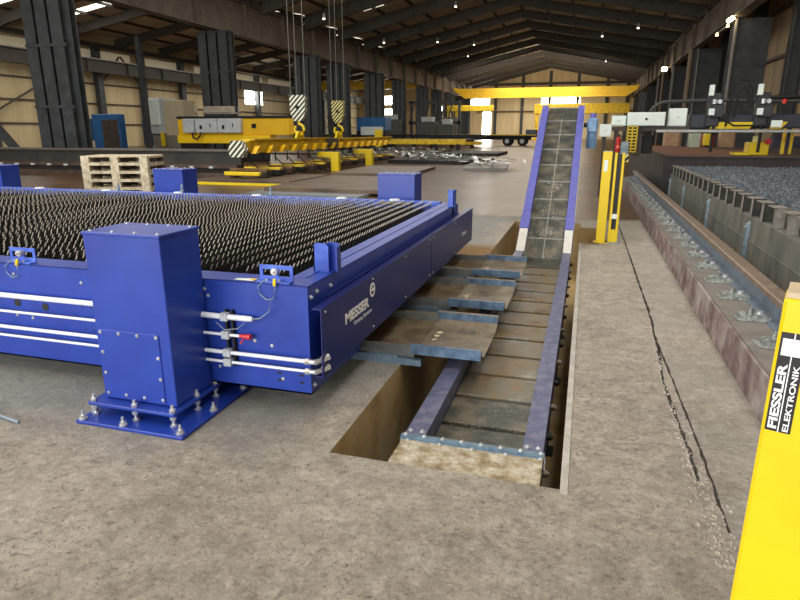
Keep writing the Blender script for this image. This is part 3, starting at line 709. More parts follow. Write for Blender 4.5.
# ================================================================== COLLECTING TRAYS
def tray(y0, label, i):
    t = Thing('discharge_tray', label, 'tray', (-1.1, y0+.44, 0), 'trays tipping onto the conveyor')
    W = .87; n = 30; th = .006
    def prof(dz, a, b, ztop=.15, dep=.095):
        o = [(y0+a, ztop+dz)]
        pts = []
        for k in range(n+1):
            u = k/n; yy = y0+a+(b-a)*u; s = abs(2*u-1)
            pts.append((yy, ztop+dz-dep*(1-s**7)))
        return pts
    def shell(x0, x1, dz, a, b, rim=.055):
        mb = MB(); p = prof(dz, a, b)
        low = [(yy, z-th) for yy, z in p]
        mb.prism(p+low[::-1], 0, x0, x1)
        # rolled vertical rims
        for yy, s in ((y0+a, -1), (y0+b, 1)):
            mb.box(x0, x1, yy+(-.008 if s < 0 else 0), yy+(0 if s < 0 else .008), .15+dz-rim, .15+dz)
        return mb
    inn = t.part('inner_chute', shell(-2.1, -1.06, -.012, .03, W-.03), TRAYR)
    mb = MB(); mb.box(-2.1, -1.06, y0+.018, y0+.021, .05, .139); mb.box(-2.1, -1.06, y0+W-.080, y0+W-.076, .08, .141); t.parts('rim', mb, mat('dull_rim', [(88, 92, 92), (118, 122, 120)], .5, .1, 9), inn)
    out = t.part('outer_chute', shell(-1.08, -.58, 0, 0, W), TRAY)
    mb = MB(); mb.box(-1.08, -.58, y0-.014, y0-.008, .085, .152); mb.box(-1.08, -.58, y0-.014, y0+.012, .15, .156)
    mb.box(-1.08, -.58, y0+W-.052, y0+W-.047, .088, .154); t.parts('rim', mb, TRAYB, out)
    mb = MB()
    for k in range(16):
        a = random.random()*6.28; r = random.random()**.7
        cx = -1.0+.03*r*math.cos(a); cy = y0+W*.55+.13*r*math.sin(a); u = (cy-y0)/W; z = .15-.095*(1-abs(2*u-1)**7)+.002; s = random.uniform(.006, .016)
        mb.add([(cx-s, cy-s, z), (cx+s, cy-s*.6, z), (cx+s*.7, cy+s, z), (cx-s, cy+s, z), (cx, cy, z+.004)], [(0, 1, 4), (1, 2, 4), (2, 3, 4), (3, 0, 4)])
    t.part('spatter', mb, mat('cream_spatter', [(200, 188, 150), (224, 214, 184)], .8, 0, 20))['kind'] = 'stuff'
    mb = MB(); mb.box(-1.7, -1.17, y0-.02, y0+.06, 0, .06); mb.box(-1.17, -1.0, y0-.02, y0+.03, -.0, .045); mb.box(-1.7, -1.18, y0+W-.1, y0+W-.02, 0, .07)
    t.parts('support', mb, STEELBLUE)
    mb = MB()
    for dx in (0, .04, .09): ballbolt(mb, (-1.3+dx, y0-.05, .02), (0, 0, 1), .012, .012)
    return t
tray(3.84, 'nearest of the three curved steel trays reaching from the table over the conveyor', 0)
tray(5.09, 'middle of the three curved steel trays reaching over the conveyor', 1)
tray(6.34, 'farthest of the three curved steel trays, by the rusty floor patch', 2)

# ================================================================== CONVEYOR
conv = Thing('slat_conveyor', 'long blue slat conveyor lying in the pit and climbing steeply towards the far hall', 'conveyor', (-.465, 5, -.95))
S = math.tan(math.radians(30)); YK = 8.35
def zc(y, y1=YK): return 0 if y < y1 else (y-y1)*S
YE = 11.9
for side, (xa, xb) in enumerate(((-.835, -.72), (-.20, -.092))):
    def seg(ya, yb, m, lab=None, up=0.0, w0=0, hgt=.32):
        mb = MB()
        pts = [(ya, zc(ya)+up), (yb, zc(yb)+up), (yb, zc(yb)-hgt), (ya, zc(ya)-hgt)]
        mb.prism(pts, 0, xa-w0, xb+w0)
        return conv.part('side_frame', mb, m, label=lab)
    seg(2.845, 8.2, WORN, 'worn blue grey lower side frame' )
    seg(8.2, YK, WORN); seg(YK, 8.78, WHITEP, 'unpainted white section of the side frame')
    seg(8.78, 9.05, VIOLET, None, .015, .008); seg(9.05, YE, VIOLET, 'clean violet blue upper side frame')
    mb = MB()
    for x in (xa+.025, xb-.025): ballbolt(mb, (x, 2.90, .0), (0, 0, 1), .011, .008)
    conv.parts('frame_bolt', mb, CHROME)
# cross strip with bolts and end plate
mb = MB(); mb.box(-.845, -.082, 2.815, 2.845, -.03, .012); mb.box(-.845, -.082, 2.80, 2.815, -.03, -.0); st = conv.part('end_strip', mb, STEELBLUE)
mb = MB()
for i in range(8): ballbolt(mb, (-.82+.72*i/7, 2.83, .012), (0, 0, 1), .010, .007)
for i in range(5): ballbolt(mb, (-.80+.70*i/4, 2.795, -.0), (0, 0, 1), .008, .005)
conv.parts('strip_bolt', mb, CHROME, st)
mb = MB(); n = 18; m_ = 8
vs = [(-.835+.745*i/n, 2.552+.25*j/m_, -.004+random.uniform(-.003, .004)) for j in range(m_+1) for i in range(n+1)]
fs = [(j*(n+1)+i, j*(n+1)+i+1, (j+1)*(n+1)+i+1, (j+1)*(n+1)+i) for j in range(m_) for i in range(n)]
mb.add(vs, fs); mb.box(-.835, -.09, 2.552, 2.80, -.03, -.012); mb.box(-.095, -.088, 2.552, 2.81, -.2, .004)
conv.part('end_plate', mb, ENDPL)
# belt plates: level run
BZ = -.115
ylist = [2.85+.415*i for i in range(14)]
for i, y in enumerate(ylist):
    if y > YK: break
    y1 = min(y+.415, YK+.02)
    mb = MB(); pts = [(y+.022, BZ-.002), (y+.03, BZ+.002), (y1-.03, BZ-.0), (y1-.016, BZ-.006), (y1-.016, BZ-.03), (y+.022, BZ-.03)]
    mb.prism(pts, 0, -.715, -.205)
    conv.part('belt_plate', mb, BELTR if 2 <= i <= 11 else BELT)
mb = MB(); mb.box(-.72, -.20, 2.85, YK, BZ-.06, BZ-.031); conv.part('belt_chain', mb, DARK)
k = 0
L = YE-YK-.25
while k < 9:
    ya = YK+.03+k*.41; yb = ya+.405
    mb = MB(); off = -.115
    def P(y, d): return (y, (y-YK)*S+d+off*1.1)
    mb.prism([P(ya, -.0), P(yb-.012, .0), P(yb-.012, -.03), P(ya, -.03)], 0, -.72, -.20)
    bp = conv.part('belt_plate', mb, BELT)
    mb = MB(); mb.prism([P(yb-.03, .0), P(yb-.018, .012), P(yb-.008, .0), P(yb-.008, -.03), P(yb-.03, -.03)], 0, -.72, -.20)
    conv.part('hinge', mb, mat('hinge_steel', [(96, 98, 100), (140, 140, 136)], .45, .3, 12), bp)
    k += 1
mb = MB(); mb.prism([P(YK, -.035), P(YE-.1, -.035), P(YE-.1, -.08), P(YK, -.08)], 0, -.72, -.20); conv.part('belt_chain', mb, DARK)
mb = MB(); mb.prism([P(YK+.05, .001), P(YE-.2, .001), P(YE-.2, .006), P(YK+.05, .006)], 0, -.475, -.458); conv.part('centre_rib', mb, mat('rib_steel', [(120, 118, 112), (160, 158, 150)], .4, .3, 20))
# dusty patches on the plates
mb = MB()
for c in range(26):
    ycen = random.choice([2.98, 3.3, 3.55, 4.2, 7.6, 8.3, 8.9, 9.3, 9.6, 9.9]); xcen = -.46+random.uniform(-.13, .13)
    for q in range(26):
        yy = ycen+random.gauss(0, .05); xx = xcen+random.gauss(0, .05); s = random.uniform(.002, .005) if yy < YK else random.uniform(.004, .011)
        xx = max(-.70, min(-.22, xx)); z = (BZ+.006 if yy < YK else P(yy, .003)[1]); sl = 0 if yy < YK else S
        mb.add([(xx-s, yy-s, z-s*sl), (xx+s, yy-s, z-s*sl), (xx, yy+s, z+s*sl)], [(0, 1, 2)])
conv.part('dust', mb, mat('dust', [(130, 126, 116), (178, 174, 164)], .9, 0, 20))['kind'] = 'stuff'
# rollers and hangers in the slot on the right
for i in range(14):
    y = 2.95+i*.42
    mb = MB(); mb.cyl((-.092, y, -.17), (-.065, y, -.17), .022, 14); mb.cyl((-.065, y, -.17), (-.055, y, -.17), .01, 8)
    conv.part('roller', mb, DARK if i % 2 else mat('grey_cap', [(96, 92, 84), (140, 134, 122)], .5, .3, 12), sm=True)
mb = MB()
for i in range(6):
    for z in (-.02, -.06): ballbolt(mb, (-.09, 2.86+i*.02, z-i*.02), (1, 0, 0), .007, .006)
conv.parts('side_bolt', mb, CHROME)
for y in (3.1, 4.6, 6.1, 7.6):
    for x in (-.79, -.15):
        mb = MB(); mb.box(x-.04, x+.04, y-.04, y+.04, -.95, -.32); mb.box(x-.08, x+.08, y-.08, y+.08, -.955, -.94); conv.part('leg', mb, DARK)
for x in (-.79, -.15):
    mb = MB(); mb.box(x-.04, x+.04, 11.3, 11.4, 0, zc(11.35)-.3); conv.part('leg', mb, VIOLET)
mb = MB(); mb.prism([(8.8, zc(8.8)-.02), (YE, zc(YE)-.02), (YE, zc(YE)-.10), (8.8, zc(8.8)-.10)], 0, -.088, -.08); conv.part('edge_strip', mb, WHITEP)
# drive motor
mot = Thing('drive_motor', 'light blue geared drive motor on the right side of the conveyor top', 'motor', (.06, 11.5, 1.3))
mb = MB(); mb.cyl((.07, 11.5, 1.30), (.07, 11.5, 1.56), .085, 16); 
for k in range(10):
    a = 2*PI*k/10; mb.box(.07+.085*math.cos(a)-.004, .07+.085*math.cos(a)+.004, 11.5+.085*math.sin(a)-.004, 11.5+.085*math.sin(a)+.004, 1.33, 1.54)
mot.part('motor', mb, MOTB, sm=False)
mb = MB(); mb.box(-.02, .16, 11.4, 11.6, 1.56, 1.82, .03); mot.part('gearbox', mb, MOTB)
mb = MB(); mb.cyl((.07, 11.5, 1.82), (.07, 11.5, 1.9), .05, 12); mot.part('shaft_cap', mb, VIOLET)
mb = MB(); mb.cyl((-.09, 11.5, 1.7), (-.02, 11.5, 1.7), .04, 12); mot.part('shaft', mb, DARK)
mb = MB(); mb.box(-.1, -.09, 11.35, 11.65, 1.45, 1.95); mot.part('mounting_plate', mb, VIOLET)

# ================================================================== LIGHT BARRIER POSTS
def barrier(loc, label, sticker=False):
    t = Thing('barrier_post', label, 'post', loc, 'yellow light barrier posts')
    x, y, _ = loc
    mb = MB(); mb.box(x, x+.13, y, y+.10, .012, 1.315, .006); po = t.part('column', mb, YEL)
    mb = MB(); mb.box(x+.003, x+.127, y+.003, y+.097, 1.315, 1.325); t.part('top_cap', mb, mat('cap_beige', [(176, 160, 132), (196, 180, 150)], .5, 0, 6))
    mb = MB(); mb.box(x-.03, x+.16, y-.03, y+.13, 0, .012); t.part('base_plate', mb, YEL)
    return t, po
t, po = barrier((.357, 1.18, 0), 'large yellow post with black maker label at the right edge of the photo')
yf = 1.18
# label tape, slightly slanted in plane like the photo
mb = MB(); mb.box(.3625, .4035, yf-.0012, yf, 1.060, 1.253); lab = t.part('name_label', mb, BLACKL)
mb = MB(); mb.box(.3828, .3845, yf-.0020, yf-.0012, 1.060, 1.253); t.part('white_line', mb, WHITE, lab)
mb = MB(); mb.box(.3665, .396, yf-.0030, yf-.0020, 1.210, 1.242); t.part('white_square', mb, WHITE, lab)
text_part(t, 'lettering', 'FIESSLER', (.3805, yf-.0014, 1.066), (0, 0, 1), (-1, 0, 0), .0145, WHITE, lab, .03, fit=.128)
text_part(t, 'lettering', 'ELEKTRONIK', (.3993, yf-.0014, 1.064), (0, 0, 1), (-1, 0, 0), .0095, WHITE, lab, .015, fit=.13)
t.o.rotation_euler = (0, 0, math.radians(-18))
t, po = barrier((.235, 9.30, 0), 'solid yellow post with small sticker beside the conveyor, left of the slotted one')
mb = MB(); mb.box(.26, .31, 9.298, 9.30, 1.04, 1.2); t.part('sticker', mb, CAB, po)
t = Thing('barrier_post', 'yellow post with dark slots, standing right behind the solid yellow post', 'post', (.46, 9.35, 0), 'yellow light barrier posts')
for a, b in ((.40, .435), (.50, .535)):
    mb = MB(); mb.box(a, b, 9.33, 9.42, .012, 1.3, .004); t.part('rail', mb, YEL)
mb = MB(); mb.box(.435, .50, 9.37, 9.42, .2, 1.28); t.part('light_curtain', mb, BLACKL)
mb = MB(); mb.box(.435, .50, 9.33, 9.42, .012, .2); t.part('foot_block', mb, YEL)
mb = MB(); mb.box(.43, .505, 9.32, 9.34, .36, .43); t.part('latch', mb, CAB)
mb = MB(); mb.box(.37, .57, 9.29, 9.46, 0, .012); t.part('base_plate', mb, GREYB)

# ================================================================== RAIL FOUNDATION, RAIL, CLAMPS
fnd = Thing('rail_foundation', 'low rust-stained concrete plinth carrying the crane rail at the right', 'foundation', (1.3, 9, 0))
mb = MB(); mb.box(1.09, 1.66, -1.5, 19.6, 0, .262); fnd.part('plinth', mb, mat('plinth_dark', [(70, 66, 62), (104, 98, 92)], .85, 0, 6, .4))
ysp = [.2, 2.3, 3.35, 4.62, 6.9, 7.7, 8.25, 9.4, 10.2, 11.8, 13, 14.6, 16.5, 19.6]
for a, b in zip(ysp[:-1], ysp[1:]):
    mb = MB(); mb.box(1.072+random.uniform(-.004, .004), 1.09, a+.025, b-.025, .0, .268, .004); fnd.part('face_plate', mb, FACEP)
mb = MB(); mb.box(1.09, 1.34, -1.5, 19.6, .262, .272); fnd.part('ledge_strip', mb, mat('ledge_dust', [(100, 96, 92), (126, 120, 114)], .8, 0, 6, .3))
rail = Thing('crane_rail', 'long steel floor rail with rusty head running beside the clamps', 'rail', (1.45, 9, .27))
def railpart(name, pts, m):
    mb = MB(); mb.prism(pts, 1, -1.5, 19.5); rail.part(name, mb, m)
railpart('foot', [(1.33, .272), (1.56, .272), (1.56, .282), (1.47, .297), (1.42, .297), (1.33, .282)], RAILW)
railpart('web', [(1.41, .297), (1.45, .297), (1.45, .40), (1.41, .40)], RAILW)
railpart('head', [(1.41, .395), (1.45, .395), (1.49, .412), (1.49, .45), (1.48, .46), (1.38, .46), (1.37, .45), (1.37, .412)], RAILH)
cl0 = Thing('rail_clamp', 'zinc rail clamp', 'clamp', (1.24, 4.16, .272), 'clamps holding the crane rail')
mb = MB(); mb.box(1.14, 1.36, 4.09, 4.23, .272, .284, .003); cl0.part('sole_plate', mb, CLAMP)
mb = MB(); mb.prism([(1.17, .284), (1.36, .284), (1.375, .300), (1.33, .318), (1.20, .325), (1.17, .31)], 1, 4.105, 4.20); cl0.part('clamp_block', mb, CLAMP)
for dy in (-.03, .03):
    mb = MB(); mb.cyl((1.24+dy*.4, 4.152+dy, .32), (1.24+dy*.4, 4.152+dy, .343), .021, 6); mb.cyl((1.24+dy*.4, 4.152+dy, .343), (1.24+dy*.4, 4.152+dy, .362), .010, 8); cl0.part('bolt', mb, CLAMP)
mb = MB(); mb.cyl((1.30, 4.15, .31), (1.30, 4.15, .34), .026, 10); cl0.part('washer', mb, CHROME)
nc = 24
cl0.o['label'] = 'zinc clamp on the crane rail foot, nearest to the labelled yellow post'
for i in range(1, nc):
    dup(cl0.o, (1.24, 4.16+.6*i, .272), 'zinc clamp on the crane rail foot, %s counted from the labelled yellow post' % ORD[i])
dup(cl0.o, (1.24, 3.56, .272), 'zinc clamp on the crane rail foot, half hidden behind the labelled yellow post')

# ================================================================== RIGHT CUTTING TABLE
rt = Thing('cutting_table', 'grey concrete sided cutting table with slag covered slats at the right', 'cutting table', (5, 9, 0))
mb = MB(); mb.box(1.9, 2.0, 1, 15.4, 0, .64, .006); mb.box(1.9, 8.6, 15.3, 15.4, 0, .64); mb.box(1.885, 1.9, 1, 15.4, .36, .375)
rt.part('trough_wall', mb, TROUGH)
mb = MB(); mb.box(2.03, 2.06, 1, 15.4, .5, .83); rt.part('back_plate', mb, mat('dark_backplate', [(44, 42, 40), (66, 62, 58)], .8, 0, 6, .3))
y = 4.2; k = 0
BRM = mat('bracket_steel', [(104, 101, 94), (146, 142, 134)], .6, .1, 14, .2); BRD = mat('bracket_void_shade', [(44, 42, 40), (70, 67, 63)], .8, .1, 10, .2)  # second, darker tone paints the shaded voids under and between the brackets
while y < 15.2:
    mb = MB(); mb.box(1.86, 1.99, y-.03, y+.18, .848, .858)
    rt.part('slat_bracket', mb, BRM)
    mb = MB(); mb.prism([(y, .848), (y+.03, .848), (y+.05, .61), (y+.035, .61)], 0, 1.90, 1.912)
    for q in (0, 1):
        ya, yb = ((y, y+.035), (y+.13, y+.095))[q]
        mb.add([(1.912, ya, .848), (2.03, ya, .848), (2.03, yb, .64), (1.912, yb, .61), (1.912, ya+.008*(1-2*q), .848), (2.03, ya+.008*(1-2*q), .848), (2.03, yb+.008*(1-2*q), .64), (1.912, yb+.008*(1-2*q), .61)], [(0, 1, 2, 3), (7, 6, 5, 4), (0, 4, 5, 1), (2, 6, 7, 3), (0, 3, 7, 4), (1, 5, 6, 2)])
    rt.part('bracket_pocket', mb, BRM if y < 7.3 else BRD)
    if y >= 7.3:
        mb = MB(); mb.box(1.884, 1.896, y-.015, y+.03, .63, .848); rt.part('bracket_strip', mb, BRM)
    mb = MB(); mb.box(1.97, 1.982, y+.22, y+.40, .66, .84); rt.part('filler_plate', mb, BRD); y += .46; k += 1
for y in (5.4, 7.9, 10.4, 13.0, 15.1):
    mb = MB(); mb.prism([(1.87, .12), (1.90, .12), (1.90, .58), (1.87, .55)], 1, y-.04, y+.04); mb.cyl((1.85, y, .52), (1.87, y, .52), .02, 8); mb.cyl((1.86, y, .3), (1.87, y, .3), .015, 8); mb.box(1.80, 1.9, y-.07, y+.09, .06, .13, .01)
    rt.part('wall_anchor', mb, GREYB)
def slatx():
    mb = MB(); mb.box(2.06, 8.6, -.012, .012, .70, .80)
    x = 2.1
    while x < 8.5:
        h = random.uniform(.025, .06); w = random.uniform(.02, .05)
        mb.add([(x-w, -.014, .80), (x+w, -.014, .80), (x+w, .014, .80), (x-w, .014, .80), (x+random.uniform(-.02, .02), 0, .80+h)], [(0, 1, 4), (1, 2, 4), (2, 3, 4), (3, 0, 4)])
        x += .075
    return mb
variants = [slatx().mesh('support_slat', SLAT2, (5, 0, 0)) for _ in range(4)]
y = 4.3; i = 0
while y < 15.3 and i < 99:
    o = bpy.data.objects.new('support_slat', variants[i % 4]); C.objects.link(o); o.parent = rt.o; o.location = (0, y-9, random.uniform(-.01, .01)); y += .112; i += 1
mb = MB(); n, m_ = 66, 60
vs = [(2.06+6.5*i/n, 4+11.3*j/m_, .765+random.uniform(-.015, .03)) for j in range(m_+1) for i in range(n+1)]
mb.add(vs, [(j*(n+1)+i, j*(n+1)+i+1, (j+1)*(n+1)+i+1, (j+1)*(n+1)+i) for j in range(m_) for i in range(n)])
rt.part('slag_bed', mb, mat('slag', [(26, 28, 32), (56, 60, 66), (96, 98, 98)], .75, .1, 9, .5))
mb = MB(); mb.prism([(5.0, 6.9), (5.6, 6.7), (5.9, 7.2), (5.3, 7.6), (4.8, 7.3)], 2, .845, .855)
solo('steel_offcut', mb, mat('tan_offcut', [(140, 116, 92), (164, 142, 116)], .6, 0, 6), 'small tan steel offcut lying on the right slat bed', 'offcut')
# second table section
st2 = Thing('table_section', 'dark brown raised steel box behind the slag covered slats at the right', 'table section', (4, 18, 0))
BRB = mat('brown_black_side', [(34, 28, 28), (52, 44, 43)], .6, .1, 4)
mb = MB(); mb.box(1.76, 8.8, 15.6, 15.7, 0, 1.02); mb.box(1.76, 1.86, 15.7, 27, 0, 1.02); st2.part('side_plate', mb, BRB)
mb = MB(); mb.box(1.86, 8.8, 15.7, 27, .92, .98); st2.part('deck', mb, mat('dark_deck', [(50, 42, 38), (80, 66, 58)], .6, .1, 3))
st2.part('rim', MB().box(1.76, 8.8, 15.55, 15.75, 1.02, 1.05), mat('dark_rim', [(50, 46, 44), (78, 72, 68)], .5, .2, 4))
mb = MB(); mb.prism([(2.0, 17.0), (4.3, 16.6), (4.6, 20.5), (3.1, 27), (2.1, 27)], 2, .985, 1.035)
solo('steel_plate', mb, RUSTP, 'rust red steel plate lying on the dark raised table at the right', 'plate')

# ================================================================== GANTRY MACHINE AT THE RIGHT
gm = Thing('cutting_gantry', 'black and yellow cutting machine gantry spanning the right table with torches and energy chain', 'cutting machine', (4, 16, 0))
mb = MB(); mb.box(1.55, 7.5, 15.9, 16.05, 1.565, 1.63, .01); gm.part('cable_tray', mb, mat('silver_tray', [(140, 142, 138), (176, 178, 172)], .4, .4, 8))
mb = MB(); mb.box(2.3, 7.5, 16.3, 16.7, 1.66, 1.98, .02); gm.part('cross_beam', mb, mat('anthracite', [(34, 38, 48), (48, 52, 64)], .5, .1, 3))
for a, b in ((2.75, 3.7), (4.0, 4.35), (4.65, 5.6)):
    mb = MB(); mb.prism([(a, 1.65), (b-.12, 1.65), (b, 1.80), (a+.05, 1.80)], 1, 16.2, 16.3); gm.part('yellow_cover', mb, YEL)
mb = MB(); mb.box(1.3, 1.55, 16.45, 16.9, 1.06, 1.5, .02); mb.box(6.8, 7.3, 15.7, 16.7, 1.06, 1.6); gm.parts('carriage', mb, DARK)
pts = [(1.35, 16.2, 1.85)]+[(1.35+.5*(1-math.cos(a))*.8, 16.2, 1.85+.42*math.sin(a)) for a in [PI/2*k/6 for k in range(1, 7)]]+[(1.75+.6*k, 16.2, 2.27+.02*math.sin(k)) for k in range(1, 7)]
mb = MB(); mb.tube(pts, .04, 8); gm.part('energy_chain', mb, mat('chain_grey', [(44, 44, 44), (70, 70, 68)], .6, .1, 30), sm=True)
for cx, sgn in ((4.4, 1), (5.15, 1)):
    pts = [(cx+.35*math.cos(a), 16.4, 2.3+.35*math.sin(a)) for a in [-PI/2+PI*k/10 for k in range(11)]]
    if cx > 5: 
        pts = [(cx+.6-.25*math.cos(a), 16.2, 2.15+.22*math.sin(a)) for a in [-PI/2+PI*k/10 for k in range(11)]]
        mb = MB(); mb.tube([(3.9, 16.2, 2.37)]+pts[::-1][:1]+[(4.8, 16.2, 2.37)], .04)
        mb = MB(); mb.tube([(3.6, 16.2, 2.32), (5.2, 16.2, 2.37), (5.6, 16.2, 2.3), (5.75, 16.2, 2.15), (5.6, 16.2, 2.0), (5.2, 16.2, 1.97)], .045); gm.part('energy_chain', mb, DARK)
# torch carriages
for cx in (2.75, 3.75):
    mb = MB(); mb.box(cx-.12, cx+.16, 16.15, 16.3, 1.7, 2.45, .02); mb.box(cx-.05, cx+.22, 16.05, 16.15, 1.9, 2.2, .02); tc = gm.part('torch_carriage', mb, mat('carriage_black', [(36, 38, 42), (56, 58, 62)], .5, .1, 8))
    mb = MB(); mb.box(cx-.14, cx-.04, 16.0, 16.12, 2.38, 2.62, .01); mb.box(cx-.1, cx+.02, 16.0, 16.1, 1.95, 2.1, .01); gm.parts('valve_block', mb, CAB, tc)
    mb = MB(); mb.cyl((cx, 16.05, 2.2), (cx, 16.05, 2.3), .05, 10); mb.cyl((cx+.1, 16.0, 2.25), (cx+.1, 16.1, 2.25), .05, 10); gm.parts('regulator', mb, CHROME, tc)
    mb = MB(); mb.cyl((cx+.05, 16.1, 1.12), (cx+.05, 16.1, 1.7), .035, 10); gm.part('torch', mb, DARK, tc)
mb = MB(); mb.tube([(3.05, 16.1, 1.7), (3.1, 16.1, 2.5), (3.2, 16.1, 2.72), (3.4, 16.1, 2.7), (3.5, 16.1, 2.5), (3.52, 16.1, 2.1)], .022); mb.tube([(3.2, 16.1, 1.9), (3.22, 16.1, 2.45), (3.34, 16.1, 2.6), (3.44, 16.1, 2.4), (3.45, 16.1, 2.2)], .018)
mb.tube([(2.9, 16.0, 1.9), (3.2, 16.0, 1.72), (3.9, 16.0, 1.72), (4.1, 16.0, 1.85)], .02)
gm.parts('hose', mb, RUB)
mb = MB(); mb.cyl((4.18, 16.1, 2.2), (4.18, 16.1, 2.29), .045, 12); gm.part('alarm_beacon', mb, mat('red_lens', [(190, 40, 30), (210, 60, 44)], .3, 0, 5))
mb = MB(); mb.box(3.93, 4.15, 15.85, 15.9, 1.68, 1.83, .01); gm.part('junction_box', mb, CAB)
# boxes on the left end of the gantry
def cab(x0, x1, z0, z1, y, label, door=True):
    t = Thing('control_box', label, 'control box', ((x0+x1)/2, y, z0), 'pale control boxes on the right gantry')
    mb = MB(); mb.box(x0, x1, y, y+.22, z0, z1, .008); h = t.part('housing', mb, CAB)
    mb = MB(); mb.box(x0+.015, x1-.015, y-.006, y, z0+.015, z1-.015, .003); d = t.part('door', mb, CAB)
    mb = MB(); mb.cyl(((x0+x1)/2, y-.02, (z0+z1)/2), ((x0+x1)/2, y-.006, (z0+z1)/2), .03 if x1-x0 > .6 else .012, 12); t.part('lock', mb, DARK, d)
    return t
cab(.27, .55, 1.46, 1.76, 16.0, 'small square pale control box above the solid yellow post')
cab(.54, .87, 1.72, 1.96, 16.2, 'middle sized pale control box left of the long one')
cab(.89, 1.73, 1.72, 2.03, 16.0, 'long flat pale control box with black round knob')
cab(1.83, 2.22, 1.71, 2.12, 16.2, 'upright pale control box standing right of the long one')
mb = MB(); mb.box(.3, 2.3, 16.1, 16.4, 1.60, 1.70); mb.box(1.1, 1.25, 16.15, 16.3, 1.0, 1.6); mb.box(.62, .72, 16.15, 16.3, 0, 1.6); mb.box(.36, .44, 16.1, 16.2, 0, 1.6)
solo('machine_bracket', mb, mat('bracket_dark', [(46, 42, 38), (70, 62, 54)], .6, .1, 8), 'dark steel bracket frame carrying the pale control boxes', 'bracket')
t = Thing('perforated_panel', 'yellow ladder-like perforated strip hanging below the long control box', 'panel', (1.0, 15.8, 1.1))
mb = MB()
for i in range(9): mb.bar((.90+.028*i*0+(.09 if 0 else 0)+(8-i)*.0, 15.8, 1.12+.073*i), (1.13, 15.8, 1.12+.073*i), .02, .028)
mb.box(.895, .925, 15.79, 15.81, 1.1, 1.72); mb.box(1.105, 1.135, 15.79, 15.81, 1.1, 1.72); mb.box(1.0, 1.03, 15.79, 15.81, 1.1, 1.72)
t.part('rungs', mb, YEL)
mb = MB(); mb.box(.925, 1.105, 15.82, 15.83, 1.1, 1.72); t.part('backing', mb, DARK)
t = Thing('fire_extinguisher', 'red fire extinguisher hanging left of the yellow perforated strip', 'fire extinguisher', (.71, 15.7, 1.1))
mb = MB(); mb.cyl((.71, 15.7, 1.12), (.71, 15.7, 1.42), .06, 14); mb.cyl((.71, 15.7, 1.42), (.71, 15.7, 1.47), .06, 14, .02); t.part('cylinder', mb, RED, sm=True)
mb = MB(); mb.box(.69, .75, 15.68, 15.72, 1.47, 1.52); mb.tube([(.74, 15.68, 1.49), (.8, 15.66, 1.42), (.79, 15.66, 1.25)], .01); t.part('valve', mb, DARK)
mb = MB(); mb.cyl((.71, 15.635, 1.24), (.71, 15.64, 1.24), .04, 12); t.part('label_disc', mb, mat('orange', [(220, 110, 70), (230, 130, 90)], .5, 0, 5))
t = Thing('guard_plate', 'grey blue upright guard plate with yellow black hatched foot', 'guard plate', (.87, 15.3, .8))
mb = MB(); mb.box(.76, .93, 15.3, 15.32, 1.08, 1.36, .004); t.part('plate', mb, GREYB)
mb = MB(); mb.box(.76, .96, 15.3, 15.32, .90, 1.08); t.part('hatched_foot', mb, HAZY)
mb = MB(); mb.box(.8, .86, 15.33, 15.4, 0, 1.2); t.part('stand', mb, DARK)
# yellow torch trolley under gantry
t = Thing('trolley', 'small bright yellow trolley standing on the dark right table', 'trolley', (4.0, 16.7, 1.04))
mb = MB(); mb.box(3.72, 4.15, 16.6, 17.1, 1.04, 1.34, .02); mb.box(3.42, 3.75, 16.6, 17.1, 1.04, 1.10); t.part('body', mb, YEL)
mb = MB(); mb.cyl((3.9, 16.8, 1.34), (3.9, 16.8, 1.48), .08, 12); t.part('drum', mb, mat('pale_yellow', [(220, 214, 120), (230, 226, 150)], .5, 0, 6))
mb = MB(); mb.cyl((4.1, 16.55, 1.36), (4.1, 16.6, 1.36), .07, 16); t.part('hose_reel', mb, RED)
# items standing beyond the gantry near the right wall
stuff = [('crate', 2.2, 2.55, .55, 'wooden crate standing behind the gantry, leftmost of the two', RUSTP), ('crate', 2.95, 3.4, .6, 'wooden crate standing behind the gantry, rightmost of the two', WOODD)]
items = [(661, 0, 'brown'), ]
def backbox(name, x0, x1, y, z0, z1, m, label, cat, d=.6):
    t = Thing(name, label, cat, ((x0+x1)/2, y, 0))
    mb = MB(); mb.box(x0, x1, y, y+d, z0, z1, .03); b = t.part('body', mb, m)
    mb = MB(); mb.box(x0+.06, x1-.06, y-.02, y, z0+.1, z1-.08, .01); t.part('front', mb, m)
    mb = MB(); mb.box(x0, x0+.08, y, y+d, 0, z0); mb.box(x1-.08, x1, y, y+d, 0, z0); t.parts('stand', mb, DARK)
    return t
TAN = mat('tan_board', [(150, 116, 82), (190, 158, 124)], .7, 0, 3, .2)
backbox('crate', 3.3, 3.95, 30, .2, 1.55, TAN, 'tan wooden crate seen under the gantry, leftmost', 'crate')
backbox('cabinet', 4.35, 4.8, 30, .2, 1.5, mat('pale_green', [(170, 176, 156), (190, 196, 178)], .6, 0, 3), 'narrow pale green cabinet seen under the gantry', 'cabinet')
backbox('toolbox', 4.95, 5.5, 31, .5, 1.45, RED, 'dark red toolbox seen under the gantry', 'toolbox')
backbox('crate', 5.75, 6.35, 31, .2, 1.55, TAN, 'tan wooden crate seen under the gantry, rightmost', 'crate')
backbox('valve_cabinet', 4.62, 4.86, 28, 1.02, 1.5, YEL, 'small yellow valve cabinet standing under the gantry', 'cabinet')
backbox('pump', 9.0, 9.5, 24, .2, 1.25, GREYC, 'grey pump unit at the right edge behind the slat bed', 'pump')
backbox('bench', 7.0, 8.4, 27.6, .2, 1.4, mat('dark_bench', [(34, 38, 52), (50, 54, 70)], .6, 0, 3), 'dark blue bench loaded with material under the gantry', 'bench')
